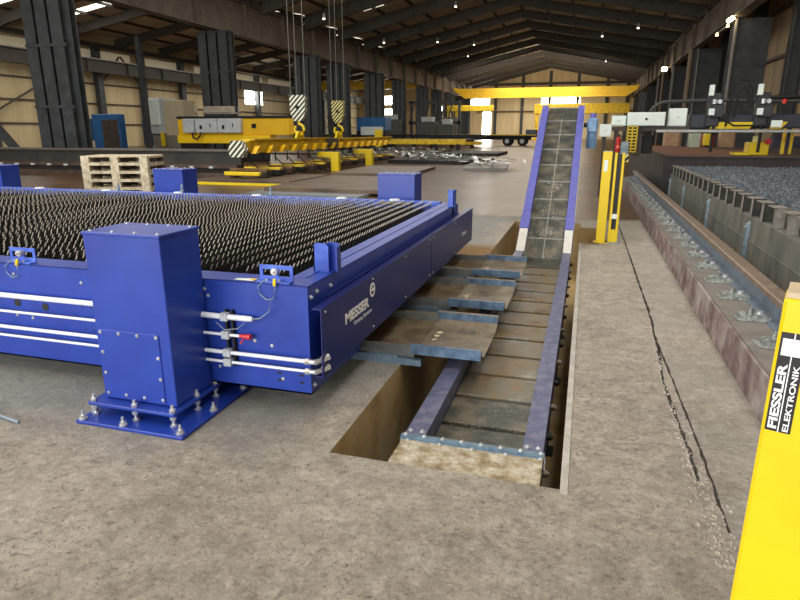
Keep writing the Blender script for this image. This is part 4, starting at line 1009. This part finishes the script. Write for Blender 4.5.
for i, (x, y) in enumerate(((8.0, 29.2), (8.7, 30.6))):
    mb = MB(); mb.bar((x, y, 0), (x+.35, y+.1, 2.2), .12, .1); solo('leaning_bar', mb, TAN, ('left', 'right')[i]+' of two light bars leaning behind the gantry', 'bar', 'bars leaning behind the gantry')
mb = MB(); mb.box(5.15, 5.22, 19.4, 19.5, .985, 1.9); mb.box(5.35, 5.4, 19.4, 19.5, .985, 1.9); mb.box(5.15, 5.4, 19.4, 19.5, 1.8, 1.88)
solo('yellow_bollard', mb, YDIRT, 'thin yellow double rail standing behind the gantry at the right', 'rail')

# pipes and lamps on the right columns
for i, (x, y, r, m) in enumerate(((7.55, 40.75, .10, 0), (7.3, 55.2, .2, 1), (7.56, 67.5, .14, 0), (7.3, 74, .12, 1), (7.56, 81, .12, 0), (7.7, 54.2, .07, 0))):
    mb = MB(); mb.cyl((x, y, 0), (x, y, 7.72), r, 10)
    solo('down_pipe', mb, mat('pipe_tan', [(120, 100, 80), (150, 132, 110)], .5, .1, 3) if m else mat('pipe_grey', [(110, 108, 104), (140, 138, 134)], .5, .1, 3), 'vertical %s pipe on the right column row, %s by distance' % ('tan' if m else 'grey', ['nearest', 'third', 'fourth', 'fifth', 'farthest', 'second'][i]), 'pipe', 'pipes at the right columns', sm=True)
t = Thing('flood_lamp', 'lit elongated flood lamp high on the nearest right column', 'lamp', (7.3, 41.2, 7.9))
mb = MB(); mb.bar((7.0, 40.3, 7.5), (7.25, 40.1, 7.68), .2, .16); t.part('tube', mb, LAMP)
mb = MB(); mb.bar((6.98, 40.5, 7.6), (7.28, 40.5, 7.72), .26, .06); t.part('reflector', mb, DARK)
for i, (dx, dz) in enumerate(((0, 0), (-.5, -.45))):
    t = Thing('bulb_lamp', ('upper', 'lower')[i]+' small round bulb below the flood lamp', 'lamp', (7.2+dx, 41.2, 7.35+dz), 'small bulbs below the flood lamp')
    mb = MB(); mb.cyl((7.2+dx, 41.2, 7.33+dz), (7.2+dx, 41.2, 7.5+dz), .09, 12, .06); t.part('bulb', mb, mat('warm_bulb', [(255, 220, 170), (255, 220, 170)], .5, emis=(255, 210, 150), estr=3))
    mb = MB(); mb.cyl((7.2+dx, 41.2, 7.5+dz), (7.45, 41.3, 7.75+dz*.3), .04, 8); t.part('arm', mb, GREYB)
t = Thing('flood_lamp', 'lit small flood lamp on the far right columns', 'lamp', (7.3, 70, 7.6))
mb = MB(); mb.box(6.7, 7.2, 70, 70.2, 7.45, 7.85, .05); t.part('glass', mb, LAMP)
mb = MB(); mb.box(6.65, 7.22, 70.2, 70.5, 7.4, 7.9); t.part('case', mb, DARK)
# small hanging lamps
def hlamp(x, y, z, label):
    t = Thing('high_bay_lamp', label, 'lamp', (x, y, z), 'small ceiling lamps')
    mb = MB(); mb.cyl((x, y, z), (x, y, z+.08), .09, 12); t.part('glass', mb, mat('bay_glow', [(255, 240, 220), (255, 240, 220)], .5, emis=(255, 240, 214), estr=5))
    mb = MB(); mb.cyl((x, y, z+.08), (x, y, z+.45), .13, 12, .06); t.part('reflector', mb, GREYC)
    mb = MB(); mb.cyl((x, y, z+.45), (x, y, zr(x)-.02), .02, 6); t.part('rod', mb, DARK)
pos = [(-19.5, 45, 9.6), (-19.4, 59, 9.7), (-15.8, 66, 10.5), (-13.2, 73, 11), (-15.2, 80, 10.6), (.6, 66, 10.4), (1.5, 87, 10.2), (-11, 52, 11.2), (3.4, 59, 10)]
nm = ['lit ceiling lamp nearest, beside the left runway beam', 'lit ceiling lamp second along the left runway beam', 'lit ceiling lamp on the left roof slope, third by distance', 'lit ceiling lamp nearest the roof ridge on the left', 'lit ceiling lamp farthest away on the left slope', 'lit ceiling lamp in the middle of the right slope', 'lit ceiling lamp farthest away on the right slope', 'lit ceiling lamp near the top of the left slope', 'lit ceiling lamp nearest on the right slope']
for p, n in zip(pos, nm): hlamp(*p, n)

# ================================================================== LEFT / MIDDLE BACKGROUND
# pallet stack
def pallet(z, label):
    t = Thing('wooden_pallet', label, 'pallet', (-8.2, 9.3, z), 'pallets stacked behind the table')
    a = math.radians(17)
    ca, sa = math.cos(a), math.sin(a)
    def T(mb):
        mb.v = [(-8.74+(x)*ca-(y)*sa, 8.98+(x)*sa+(y)*ca, zz+z) for x, y, zz in mb.v]; return mb
    for k in range(5): t.part('deck_board', T(MB().box(0, 1.2, k*.175, k*.175+.1, .122, .144)), WOOD)
    for k in range(3): t.part('stringer_board', T(MB().box(k*.5275, k*.5275+.145, 0, .8, .1, .122)), WOOD)
    for k in range(3): t.part('bottom_board', T(MB().box(0, 1.2, k*.35, k*.35+.1, 0, .022)), WOOD)
    for i in range(3):
        for j in range(3): t.part('block', T(MB().box(i*.5275, i*.5275+.145, j*.35, j*.35+.1, .022, .1)), WOOD if j == 0 else WOODD)  # blocks behind the front row darker: side shade put into the wood colour
    return t
names = ['bottom pallet of the light wooden stack behind the table', 'second pallet from the bottom of the stack', 'third pallet from the bottom of the stack', 'fourth pallet from the bottom of the stack', 'fifth pallet from the bottom of the stack', 'sixth pallet from the bottom of the stack', 'seventh pallet from the bottom of the stack', 'topmost pallet of the light wooden stack behind the table']
p0 = pallet(.0, names[0])
for i in range(1, 8): dup(p0.o, (-8.2, 9.3, .146*i), names[i])
# left cutting table band
lt = Thing('cutting_table', 'low dark cutting table in the background behind the pallets at the left', 'cutting table', (-28, 20.5, 0))
mb = MB(); mb.box(-46, -11.9, 19.6, 19.75, 0, .88); lt.part('side_wall', mb, mat('dark_grey_side', [(36, 34, 32), (60, 56, 52)], .7, 0, 1.5, .2))
mb = MB(); mb.box(-46, -11.9, 19.75, 21.7, .86, .9); lt.part('slat_bed', mb, mat('dark_bed', [(60, 57, 54), (96, 92, 86)], .6, .2, 2.5, .5))
mb = MB(); mb.box(-46, -11.9, 19.5, 19.8, .88, .95); lt.parts('rim', mb, mat('pale_rim', [(80, 76, 70), (110, 104, 96)], .5, .2, 2))
mb = MB(); mb.box(-46, -11.9, 19.3, 19.6, .3, .42); lt.part('ledge', mb, mat('brown_ledge', [(64, 50, 42), (92, 76, 64)], .6, .2, 2))
for i in range(40):
    x = -45+i*.82; mb = MB(); mb.box(x, x+.16, 19.24, 19.3, .30, .37); lt.part('clamp', mb, GREYC)
mb = MB(); mb.box(-46, -12, 18.9, 19.0, 0, .16); solo('floor_rail', mb, mat('dk_rail', [(60, 48, 42), (90, 76, 66)], .5, .3, 2), 'brown floor rail in front of the dark background cutting table', 'rail')
# yellow gantry machine with grey cabinets
ym = Thing('cutting_machine', 'yellow cutting machine gantry with grey cabinets behind the pillar box', 'cutting machine', (-19, 30, 0))
mb = MB(); mb.box(-22.1, -15.2, 30, 30.6, 1.38, 2.26, .04); ym.part('beam', mb, YEL2)
mb = MB(); mb.prism([(-22.1, .95), (-17.2, .95), (-16.3, 1.15), (-16.3, 1.38), (-22.1, 1.38)], 1, 29.9, 30.6); ym.part('lower_beam', mb, mat('bright_crane_yellow', [(236, 190, 10), (244, 204, 20)], .5, 0, 2))
mb = MB(); mb.box(-22.1, -15.2, 29.95, 30.65, 2.26, 2.38); ym.part('top_rail', mb, DARK)
for a, b in ((-21.5, -20.75), (-20.7, -19.3), (-19.3, -17.9)):
    mb = MB(); mb.box(a, b-.03, 29.6, 30, 1.5, 2.25, .03); c = ym.part('cabinet', mb, GREYC)
    if b > -20.7:
        mb = MB(); mb.box((a+b)/2-.4, (a+b)/2-.25, 29.58, 29.6, 1.7, 1.9); ym.part('switch', mb, DARK, c)
        mb = MB(); mb.box((a+b)/2+.25, (a+b)/2+.29, 29.57, 29.6, 1.8, 2.0); ym.part('handle', mb, DARK, c)
mb = MB(); mb.box(-17.4, -17.15, 29.95, 30, 1.75, 1.98); ym.part('socket', mb, DARK)
for x in (-21.9, -18.2):
    mb = MB(); mb.box(x, x+1.4, 29.8, 30.8, 0, .95, .05); ym.part('wheel_carriage', mb, DARK)
mb = MB(); mb.tube([(-20.9, 29.6, 1.5), (-20.8, 29.5, 1.25), (-20.55, 29.5, 1.15), (-20.35, 29.5, 1.35), (-20.35, 29.6, 1.5)], .05); ym.part('cable_loop', mb, RUB)
mb = MB(); mb.box(-20.3, -18.6, 29.9, 30.4, 2.55, 2.9, .03); mb.box(-20.9, -20.8, 30, 30.1, 2.38, 3.0); mb.box(-18.2, -18.1, 30, 30.1, 2.38, 2.9); mb.box(-20.9, -18.1, 30, 30.1, 2.5, 2.56); ym.part('top_unit', mb, mat('tan_unit', [(140, 130, 116), (170, 160, 144)], .6, 0, 4))
# blue container with brown doors
bc = Thing('site_container', 'blue container with brown doors against the left columns', 'container', (-32, 36, 0))
mb = MB(); mb.box(-33.6, -31.3, 36, 36.7, 0, 2.75, .05); bc.part('body', mb, BLUEC)
for a in (-32.7, -32.02):
    mb = MB(); mb.box(a, a+.64, 35.95, 36, .3, 2.35, .02); bc.part('door', mb, BRWN)
t = Thing('site_container', 'small dark blue unit left of the blue container', 'container', (-35.2, 38, 0))
mb = MB(); mb.box(-36.4, -34.2, 38, 39.6, .9, 2.5, .05); t.part('body', mb, mat('deep_blue', [(26, 58, 100), (34, 70, 116)], .5, 0, 2)); mb = MB(); mb.box(-36.4, -36.2, 38, 38.2, 0, .9); mb.box(-34.4, -34.2, 38, 38.2, 0, .9); t.part('stand', mb, COLM)
t = Thing('control_cabinet', 'dark blue machine cabinet with small pale window right of the blue container', 'cabinet', (-29, 37, 0))
mb = MB(); mb.box(-30.2, -28.8, 37, 38.2, .6, 2.4, .04); t.part('body', mb, mat('deep_blue2', [(34, 52, 78), (50, 68, 94)], .5, 0, 2))
mb = MB(); mb.box(-29.9, -29.6, 36.96, 37, 1.4, 2.1); t.part('window', mb, CAB); mb = MB(); mb.box(-29.7, -28.9, 36.8, 37.8, 0, .6); t.part('base', mb, GREYC)
t = Thing('tall_cabinet', 'tall beige and grey cabinet left of the yellow machine', 'cabinet', (-27.3, 36, 0))
mb = MB(); mb.box(-28.7, -27.5, 36, 37.5, 1.4, 3.75, .04); t.part('grey_body', mb, GREYC)
mb = MB(); mb.box(-28.6, -27.75, 35.9, 36, 2.0, 3.65, .02); t.part('door', mb, CAB)
mb = MB(); mb.box(-27.5, -26.0, 36, 37.5, 1.3, 3.6, .04); t.part('beige_body', mb, BEIGE)
mb = MB(); mb.box(-28.6, -26.0, 36, 37.5, 0, 1.3, .03); t.part('base', mb, mat('dim_base', [(110, 106, 94), (136, 130, 116)], .6, 0, 2))
mb = MB(); mb.box(-27.75, -27.5, 35.7, 35.9, .6, 1.5, .03); t.part('yellow_marker', mb, YEL)
# thin dark post in front of windows
mb = MB(); mb.box(-27.2, -26.9, 33.5, 33.8, 0, 7.2); mb.box(-27.35, -26.75, 33.4, 33.9, 0, .05)
solo('slim_post', mb, COLM, 'slim dark post between the blue container and the beige cabinet', 'post')

# lifting spreader with magnets
sp = Thing('lifting_spreader', 'long yellow lifting beam with rows of magnets standing behind the table', 'lifting beam', (-10.8, 23, 0))
def spb(y0, y1, z0, z1):
    mb = MB(); mb.prism([(y0, z0+.12), (y0+.5, z0), (y1, z0), (y1, z1), (y0+.6, z1), (y0, z1-.12)], 0, -10.95, -10.65); mb.box(-11.05, -10.55, y0+.5, y1, z1-.04, z1); mb.box(-11.05, -10.55, y0+.5, y1, z0, z0+.04)
    return sp.part('main_beam', mb, YDIRT)
spb(17.8, 24.6, .90, 1.34); spb(25.2, 33.5, .9, 1.3)
mb = MB(); mb.box(-11.1, -10.5, 24.4, 25.4, .95, 1.3); sp.part('joint', mb, BRWN)
mb = MB(); mb.prism([(-11.05, .78), (-10.6, .78), (-10.5, 1.0), (-10.65, 1.3), (-11.0, 1.3), (-11.1, 1.0)], 1, 17.55, 17.8); sp.part('end_guard', mb, HAZ)
for i in range(16):
    y = 18.1+i*.92
    mb = MB(); mb.prism([(y, .88), (y+.18, .88), (y+.5, 1.12), (y+.28, 1.12)], 0, -10.6, -10.42); sp.part('gusset', mb, YEL2)
    mb = MB(); mb.cyl((-10.75, y+.1, .55), (-10.75, y+.1, .88), .025, 8); mb.cyl((-10.45, y+.3, .3), (-10.75, y+.1, .7), .02, 8); sp.part('chain', mb, DARK)
    mb = MB(); mb.box(-11.4, -10.0, y-.1, y+.1, .30, .40, .02); mg = sp.part('magnet_bar', mb, YDIRT if i % 2 else mat('rusty_bar', [(84, 62, 36), (130, 100, 50)], .7, .1, 6))
    mb = MB(); mb.box(-10.35, -10.0, y-.15, y+.22, .12, .32, .02); mb.box(-11.4, -11.1, y-.15, y+.22, .12, .32, .02); sp.parts('magnet', mb, DARK if i % 2 else WOODD, mg)
mb = MB(); mb.box(-11.3, -10.0, 17.5, 17.65, .2, .32, .02); sp.part('front_bar', mb, YEL)
def hook(y, z, label, m, w=.42):
    t = Thing('hook_block', label, 'hook block', (-10.8, y, z), 'crane hook blocks hanging over the lifting beam')
    mb = MB(); mb.prism([(-10.8-w*.8, z+.95), (-10.8+w*.8, z+.95), (-10.8+w*.75, z+.3), (-10.8+w*.4, z), (-10.8-w*.4, z), (-10.8-w*.75, z+.3)], 1, y-.1, y+.1); t.part('sheave_housing', mb, m)
    mb = MB(); mb.cyl((-10.8, y-.14, z+.5), (-10.8, y+.14, z+.5), .07, 12); t.part('axle', mb, DARK)
    pts = [(-10.8, y, z)]+[(-10.8+.2*math.sin(a), y, z-.32+.2*math.cos(a)) for a in [2*PI*k/14 for k in range(13)]]
    mb = MB(); mb.tube(pts, .055, 8); t.part('hook', mb, YEL, sm=True)
    for dx in (-.3, -.05, .3):
        mb = MB(); mb.cyl((-10.8+dx, y, z+.95), (-10.8+dx, y, 13.2 if 1 else 0), .014, 6); t.part('rope', mb, mat('wire_rope', [(96, 94, 90), (130, 128, 124)], .5, .3, 20))
hook(22.2, 1.98, 'white striped hook block hanging above the left half of the lifting beam', HAZ)
hook(26.2, 1.95, 'yellow striped hook block hanging above the right half of the lifting beam', HAZY, .36)
for y in (22.2, 26.2):
    mb = MB(); mb.prism([(y-.45, 1.24), (y+.45, 1.24), (y+.15, 1.6), (y-.15, 1.6)], 0, -10.85, -10.75); sp.part('lifting_eye', mb, YEL)
for i, (y, l) in enumerate(((23.2, 'left'), (27.3, 'right'))):
    t = Thing('yellow_stand', 'bright yellow angled stand in front of the lifting beam, %s one' % l, 'stand', (-9.8, y, 0), 'yellow stands at the lifting beam')
    mb = MB(); mb.box(-9.95, -9.6, y, y+.25, 0, .78, .02); t.part('upright', mb, YEL); mb = MB(); mb.box(-10.55, -9.95, y, y+.25, .56, .78, .02); t.part('arm', mb, YEL)
# sheets and plates on the floor
def plate(x, y, w, l, z, t, m, label, rot=0, grp='steel sheets on the brown floor'):
    mb = MB(); mb.box(-w/2, w/2, -l/2, l/2, 0, t); ca, sa = math.cos(rot), math.sin(rot)
    mb.v = [(x+a*ca-b*sa, y+a*sa+b*ca, z+c) for a, b, c in mb.v]
    return solo('steel_sheet', mb, m, label, 'steel sheet', grp)
plate(-10.4, 18.6, 3.4, 3.2, .0, .1, SHEETB, 'thick brown plate under the near end of the lifting beam')
mb = MB(); mb.box(-11.6, -8.3, 16.4, 16.5, 0, .07); solo('yellow_sill', mb, YEL, 'long yellow bar on the floor before the lifting beam', 'bar')
plate(-6.9, 15.4, 3.4, 4.6, .0, .03, SHEET, 'grey steel sheet behind the table, nearest one', .05)
plate(-6.7, 15.9, 3.1, 4.2, .03, .03, mat('sheet_bluegrey', [(104, 112, 118), (136, 144, 148)], .4, .3, 1), 'blue grey steel sheet lying on the nearest sheet', -.03)
plate(-6.6, 16.8, 3.2, 4.6, .06, .1, SHEETB, 'dark edged sheet topmost of the near pile', .02)
lab = ['just beyond the near pile', 'left of the shiny offcuts', 'under the shiny offcuts', 'far left by the roller table', 'between roller table and trailer', 'right beneath the trailer', 'beside the conveyor foot at left']
for i, (x, y, w_, l_, m, r) in enumerate(((-7.6, 23.5, 3.0, 5, SHEETB, .06), (-14.2, 37, 4.4, 5, SHEET, .05), (-7.6, 32.5, 4, 5, DARK, -.06), (-19.5, 42, 5.5, 5, SHEETB, 0), (-13, 43.8, 5.5, 5, SHEET, .05), (-7.5, 43, 4, 5, DARK, 0), (-4.2, 27.5, 1.8, 4, SHEET, .1))):
    plate(x, y, w_, l_, 0, .12+.03*(i % 3), m, 'steel sheet pile %s' % lab[i], r, 'steel sheet piles in the middle of the hall')
mb = MB(); random.seed(3)
for c in range(520):
    if c < 200: cx, cy, h = random.gauss(-13.2, 1.5), random.gauss(37, 1.4), .19
    elif c < 330: cx, cy, h = random.gauss(-7.9, 1.1), random.gauss(32, 1.1), .22
    elif c < 440: cx, cy, h = random.gauss(-13, 2), random.gauss(43.6, 1.2), .22
    else: cx, cy, h = random.gauss(-4.2, .6), random.gauss(27.5, 1.2), .19
    a = random.random()*PI; s = random.uniform(.05, .35); s2 = s*random.uniform(.1, .5); z = h+.06+random.uniform(0, .14); t_ = random.uniform(-.08, .08)
    mb.add([(cx+s*math.cos(a)-s2*math.sin(a), cy+s*math.sin(a)+s2*math.cos(a), z+t_), (cx-s*math.cos(a)-s2*math.sin(a), cy-s*math.sin(a)+s2*math.cos(a), z-t_), (cx-s*math.cos(a)+s2*math.sin(a), cy-s*math.sin(a)-s2*math.cos(a), z-t_+.02), (cx+s*math.cos(a)+s2*math.sin(a), cy+s*math.sin(a)-s2*math.cos(a), z+t_+.02)], [(0, 1, 2, 3)])
solo('steel_offcuts', mb, mat('shiny_offcut', [(120, 120, 118), (210, 210, 206)], .3, .8, 9), 'heaps of shiny cut steel pieces on the sheet piles', 'scrap', kind='stuff')
# roller table and machines in the middle
rtb = Thing('roller_table', 'long low yellow roller table in the middle background', 'roller table', (-17, 47, 0))
mb = MB(); mb.box(-26, -9.5, 50, 50.3, .55, .95); rtb.part('side_rail', mb, YDIRT)
mb = MB(); mb.box(-26, -9.5, 50.3, 54, .85, .95); rtb.part('deck', mb, BRWN)
for i in range(9):
    x = -25.5+i*1.9; mb = MB(); mb.box(x, x+.3, 50, 50.3, 0, .55); rtb.part('leg', mb, DARK)
mb = MB(); mb.box(-17.2, -16.6, 49.6, 50, .3, 1.7, .03); rtb.part('gear_post', mb, YEL)
t = Thing('roller_table', 'second yellow and black roller table ending near the trailer', 'roller table', (-13, 60, 0))
mb = MB(); mb.box(-22, -9.8, 60, 60.3, .3, .6); t.part('side_rail', mb, YEL2); mb = MB(); mb.box(-30, -9.8, 60.3, 63, .95, 1.25); t.part('deck', mb, DARK)
for i in range(6):
    mb = MB(); mb.box(-21+i*2, -20.6+i*2, 60.1, 60.3, 0, .95); t.part('leg', mb, DARK)
t = Thing('machine_cabin', 'blue machine cabin with pale cabinet in the middle background', 'machine', (-19.5, 58, 0))
mb = MB(); mb.box(-22, -19, 58, 60, 1.6, 2.9, .06); t.part('blue_hood', mb, BLUEC)
mb = MB(); mb.box(-21.5, -19.2, 57.8, 58, 1.2, 2.0, .03); t.part('pale_cabinet', mb, CAB)
mb = MB(); mb.box(-22, -19, 58, 60, 0, 1.6); t.part('base', mb, DARK)
mb = MB(); mb.box(-26, -25.1, 55, 55.8, 0, 4.0, .05); mb.box(-25.6, -25.4, 54.9, 55, .4, 3.8); solo('yellow_housing', mb, YEL2, 'tall yellow steel housing behind the lifting beam', 'housing')
# truss frame in left bay
t = Thing('truss_frame', 'dark lattice handling frame between the left columns', 'frame', (-20, 78.5, 0))
mb = MB(); mb.box(-22.5, -15.5, 78.5, 78.8, 2.4, 2.8); t.part('lower_chord', mb, COLM); mb = MB(); mb.box(-22.5, -16, 78.5, 78.8, 5.0, 5.3); t.part('upper_chord', mb, COLM)
for i in range(6): t.part('strut', MB().bar((-22.3+i, 78.65, 2.8), (-21.8+i, 78.65, 5.0), .15, .15), COLM)
for x in (-22.3, -16): t.part('leg', MB().box(x, x+.3, 78.5, 78.8, 0, 5.3), COLM)
for i, (x, z, s) in enumerate(((-19.5, .4, 1.2), (-17, .3, .9), (-24.2, .4, 1.5))):
    t = Thing('machine_block', 'dark %s machine block among the far left machinery' % ('wide', 'small', 'tall')[i], 'machine', (x, 76, 0))
    t.part('body', MB().box(x-s, x+s, 76, 78, 0, 1.5+s, .06), mat('dim_machine', [(60, 62, 60), (90, 90, 86)], .6, 0, 2)); t.part('hood', MB().box(x-s*.6, x+s*.6, 76.2, 77.8, 1.5+s, 2.1+s, .06), GREYC)
t = Thing('office_cabin', 'grey low cabin with red stripe before the far left doorway', 'cabin', (-20.2, 92, 0))
t.part('body', MB().box(-21.4, -18.9, 92.3, 95, 0, 3.6, .05), mat('cabin_grey', [(110, 108, 100), (132, 130, 122)], .6, 0, 2)); t.part('stripe', MB().box(-21.5, -19.0, 90, 92, .9, 2.6, .1), mat('dark_red', [(110, 30, 26), (136, 44, 36)], .6, 0, 2))
# trailer
tr_ = Thing('flatbed_trailer', 'flatbed trailer with two wheels on the near side, left of the conveyor top', 'trailer', (-10, 70, 0))
mb = MB(); mb.box(-18, -5.4, 70, 72.5, .95, 1.2, .03); tr_.part('deck', mb, DARK)
mb = MB(); mb.box(-18, -5.4, 69.95, 70, 1.12, 1.22); tr_.part('edge_rail', mb, YDIRT)
mb = MB(); mb.box(-17, -6, 70.5, 70.8, .65, .95); tr_.part('chassis_beam', mb, DARK)
mb = MB(); mb.box(-6.6, -5.5, 70.1, 72.4, 1.2, 1.75, .03); tr_.part('load_box', mb, BLUEC if 0 else mat('slate_box', [(70, 78, 92), (92, 100, 112)], .6, 0, 3))
for x in (-8.6, -6.95):
    for y in (70.05, 72.1):
        mb = MB(); mb.cyl((x, y, .5), (x, y+.35, .5), .5, 24); wh = tr_.part('wheel', mb, RUB, sm=True)
        mb = MB(); mb.cyl((x, y-.02, .5), (x, y, .5), .24, 16); tr_.part('rim', mb, GREYC, wh)
mb = MB(); mb.box(-13.5, -12.9, 70.4, 70.7, 0, .95); tr_.part('landing_leg', mb, DARK)

# ================================================================== LIGHT
def area(loc, rot, sx, sy, power, col=(1, 1, 1), spread=None):
    l = bpy.data.lights.new('daylight', 'AREA'); l.shape = 'RECTANGLE'; l.size = sx; l.size_y = sy; l.energy = power; l.color = col
    if spread: l.spread = spread
    o = bpy.data.objects.new('daylight', l); C.objects.link(o); o.location = loc; o.rotation_euler = rot
    return o
# open gate behind the photographer
area((-9, -15, 5), (math.radians(90), 0, 0), 16, 9, 3900, (1, .97, .93))
# roof lights over the near part of the hall, then fill further in
area((-13, 6, 12.2), (0, 0, 0), 6, 26, 2700, (1, .97, .92))
area((2, 4, 11.8), (0, 0, 0), 3, 22, 900, (1, .97, .92))
area((-8, 38, 10.6), (0, 0, 0), 16, 22, 2300, (1, .95, .88))
area((-8, 75, 9.9), (0, 0, 0), 16, 30, 2000, (1, .93, .84))
area((-8, 112, 9.7), (0, 0, 0), 16, 20, 3600, (1, .92, .8))  # added fill that brightens the far end by the gable
area((-8, 96, 8.0), (math.radians(78), 0, 0), 22, 3, 1500, (1, .92, .8))  # added fill lamp aimed at the far gable wall, no real source there
area((-36, 60, 9.4), (0, 0, 0), 16, 60, 3800, (1, .94, .84))
w = bpy.data.worlds.new('world'); bpy.context.scene.world = w; w.use_nodes = True
bg = w.node_tree.nodes['Background']; bg.inputs[0].default_value = (.85, .9, 1, 1); bg.inputs[1].default_value = 1.0
sc = bpy.context.scene
sc.view_settings.view_transform = 'Standard'; sc.view_settings.look = 'None'; sc.view_settings.exposure = .2; sc.view_settings.gamma = 1
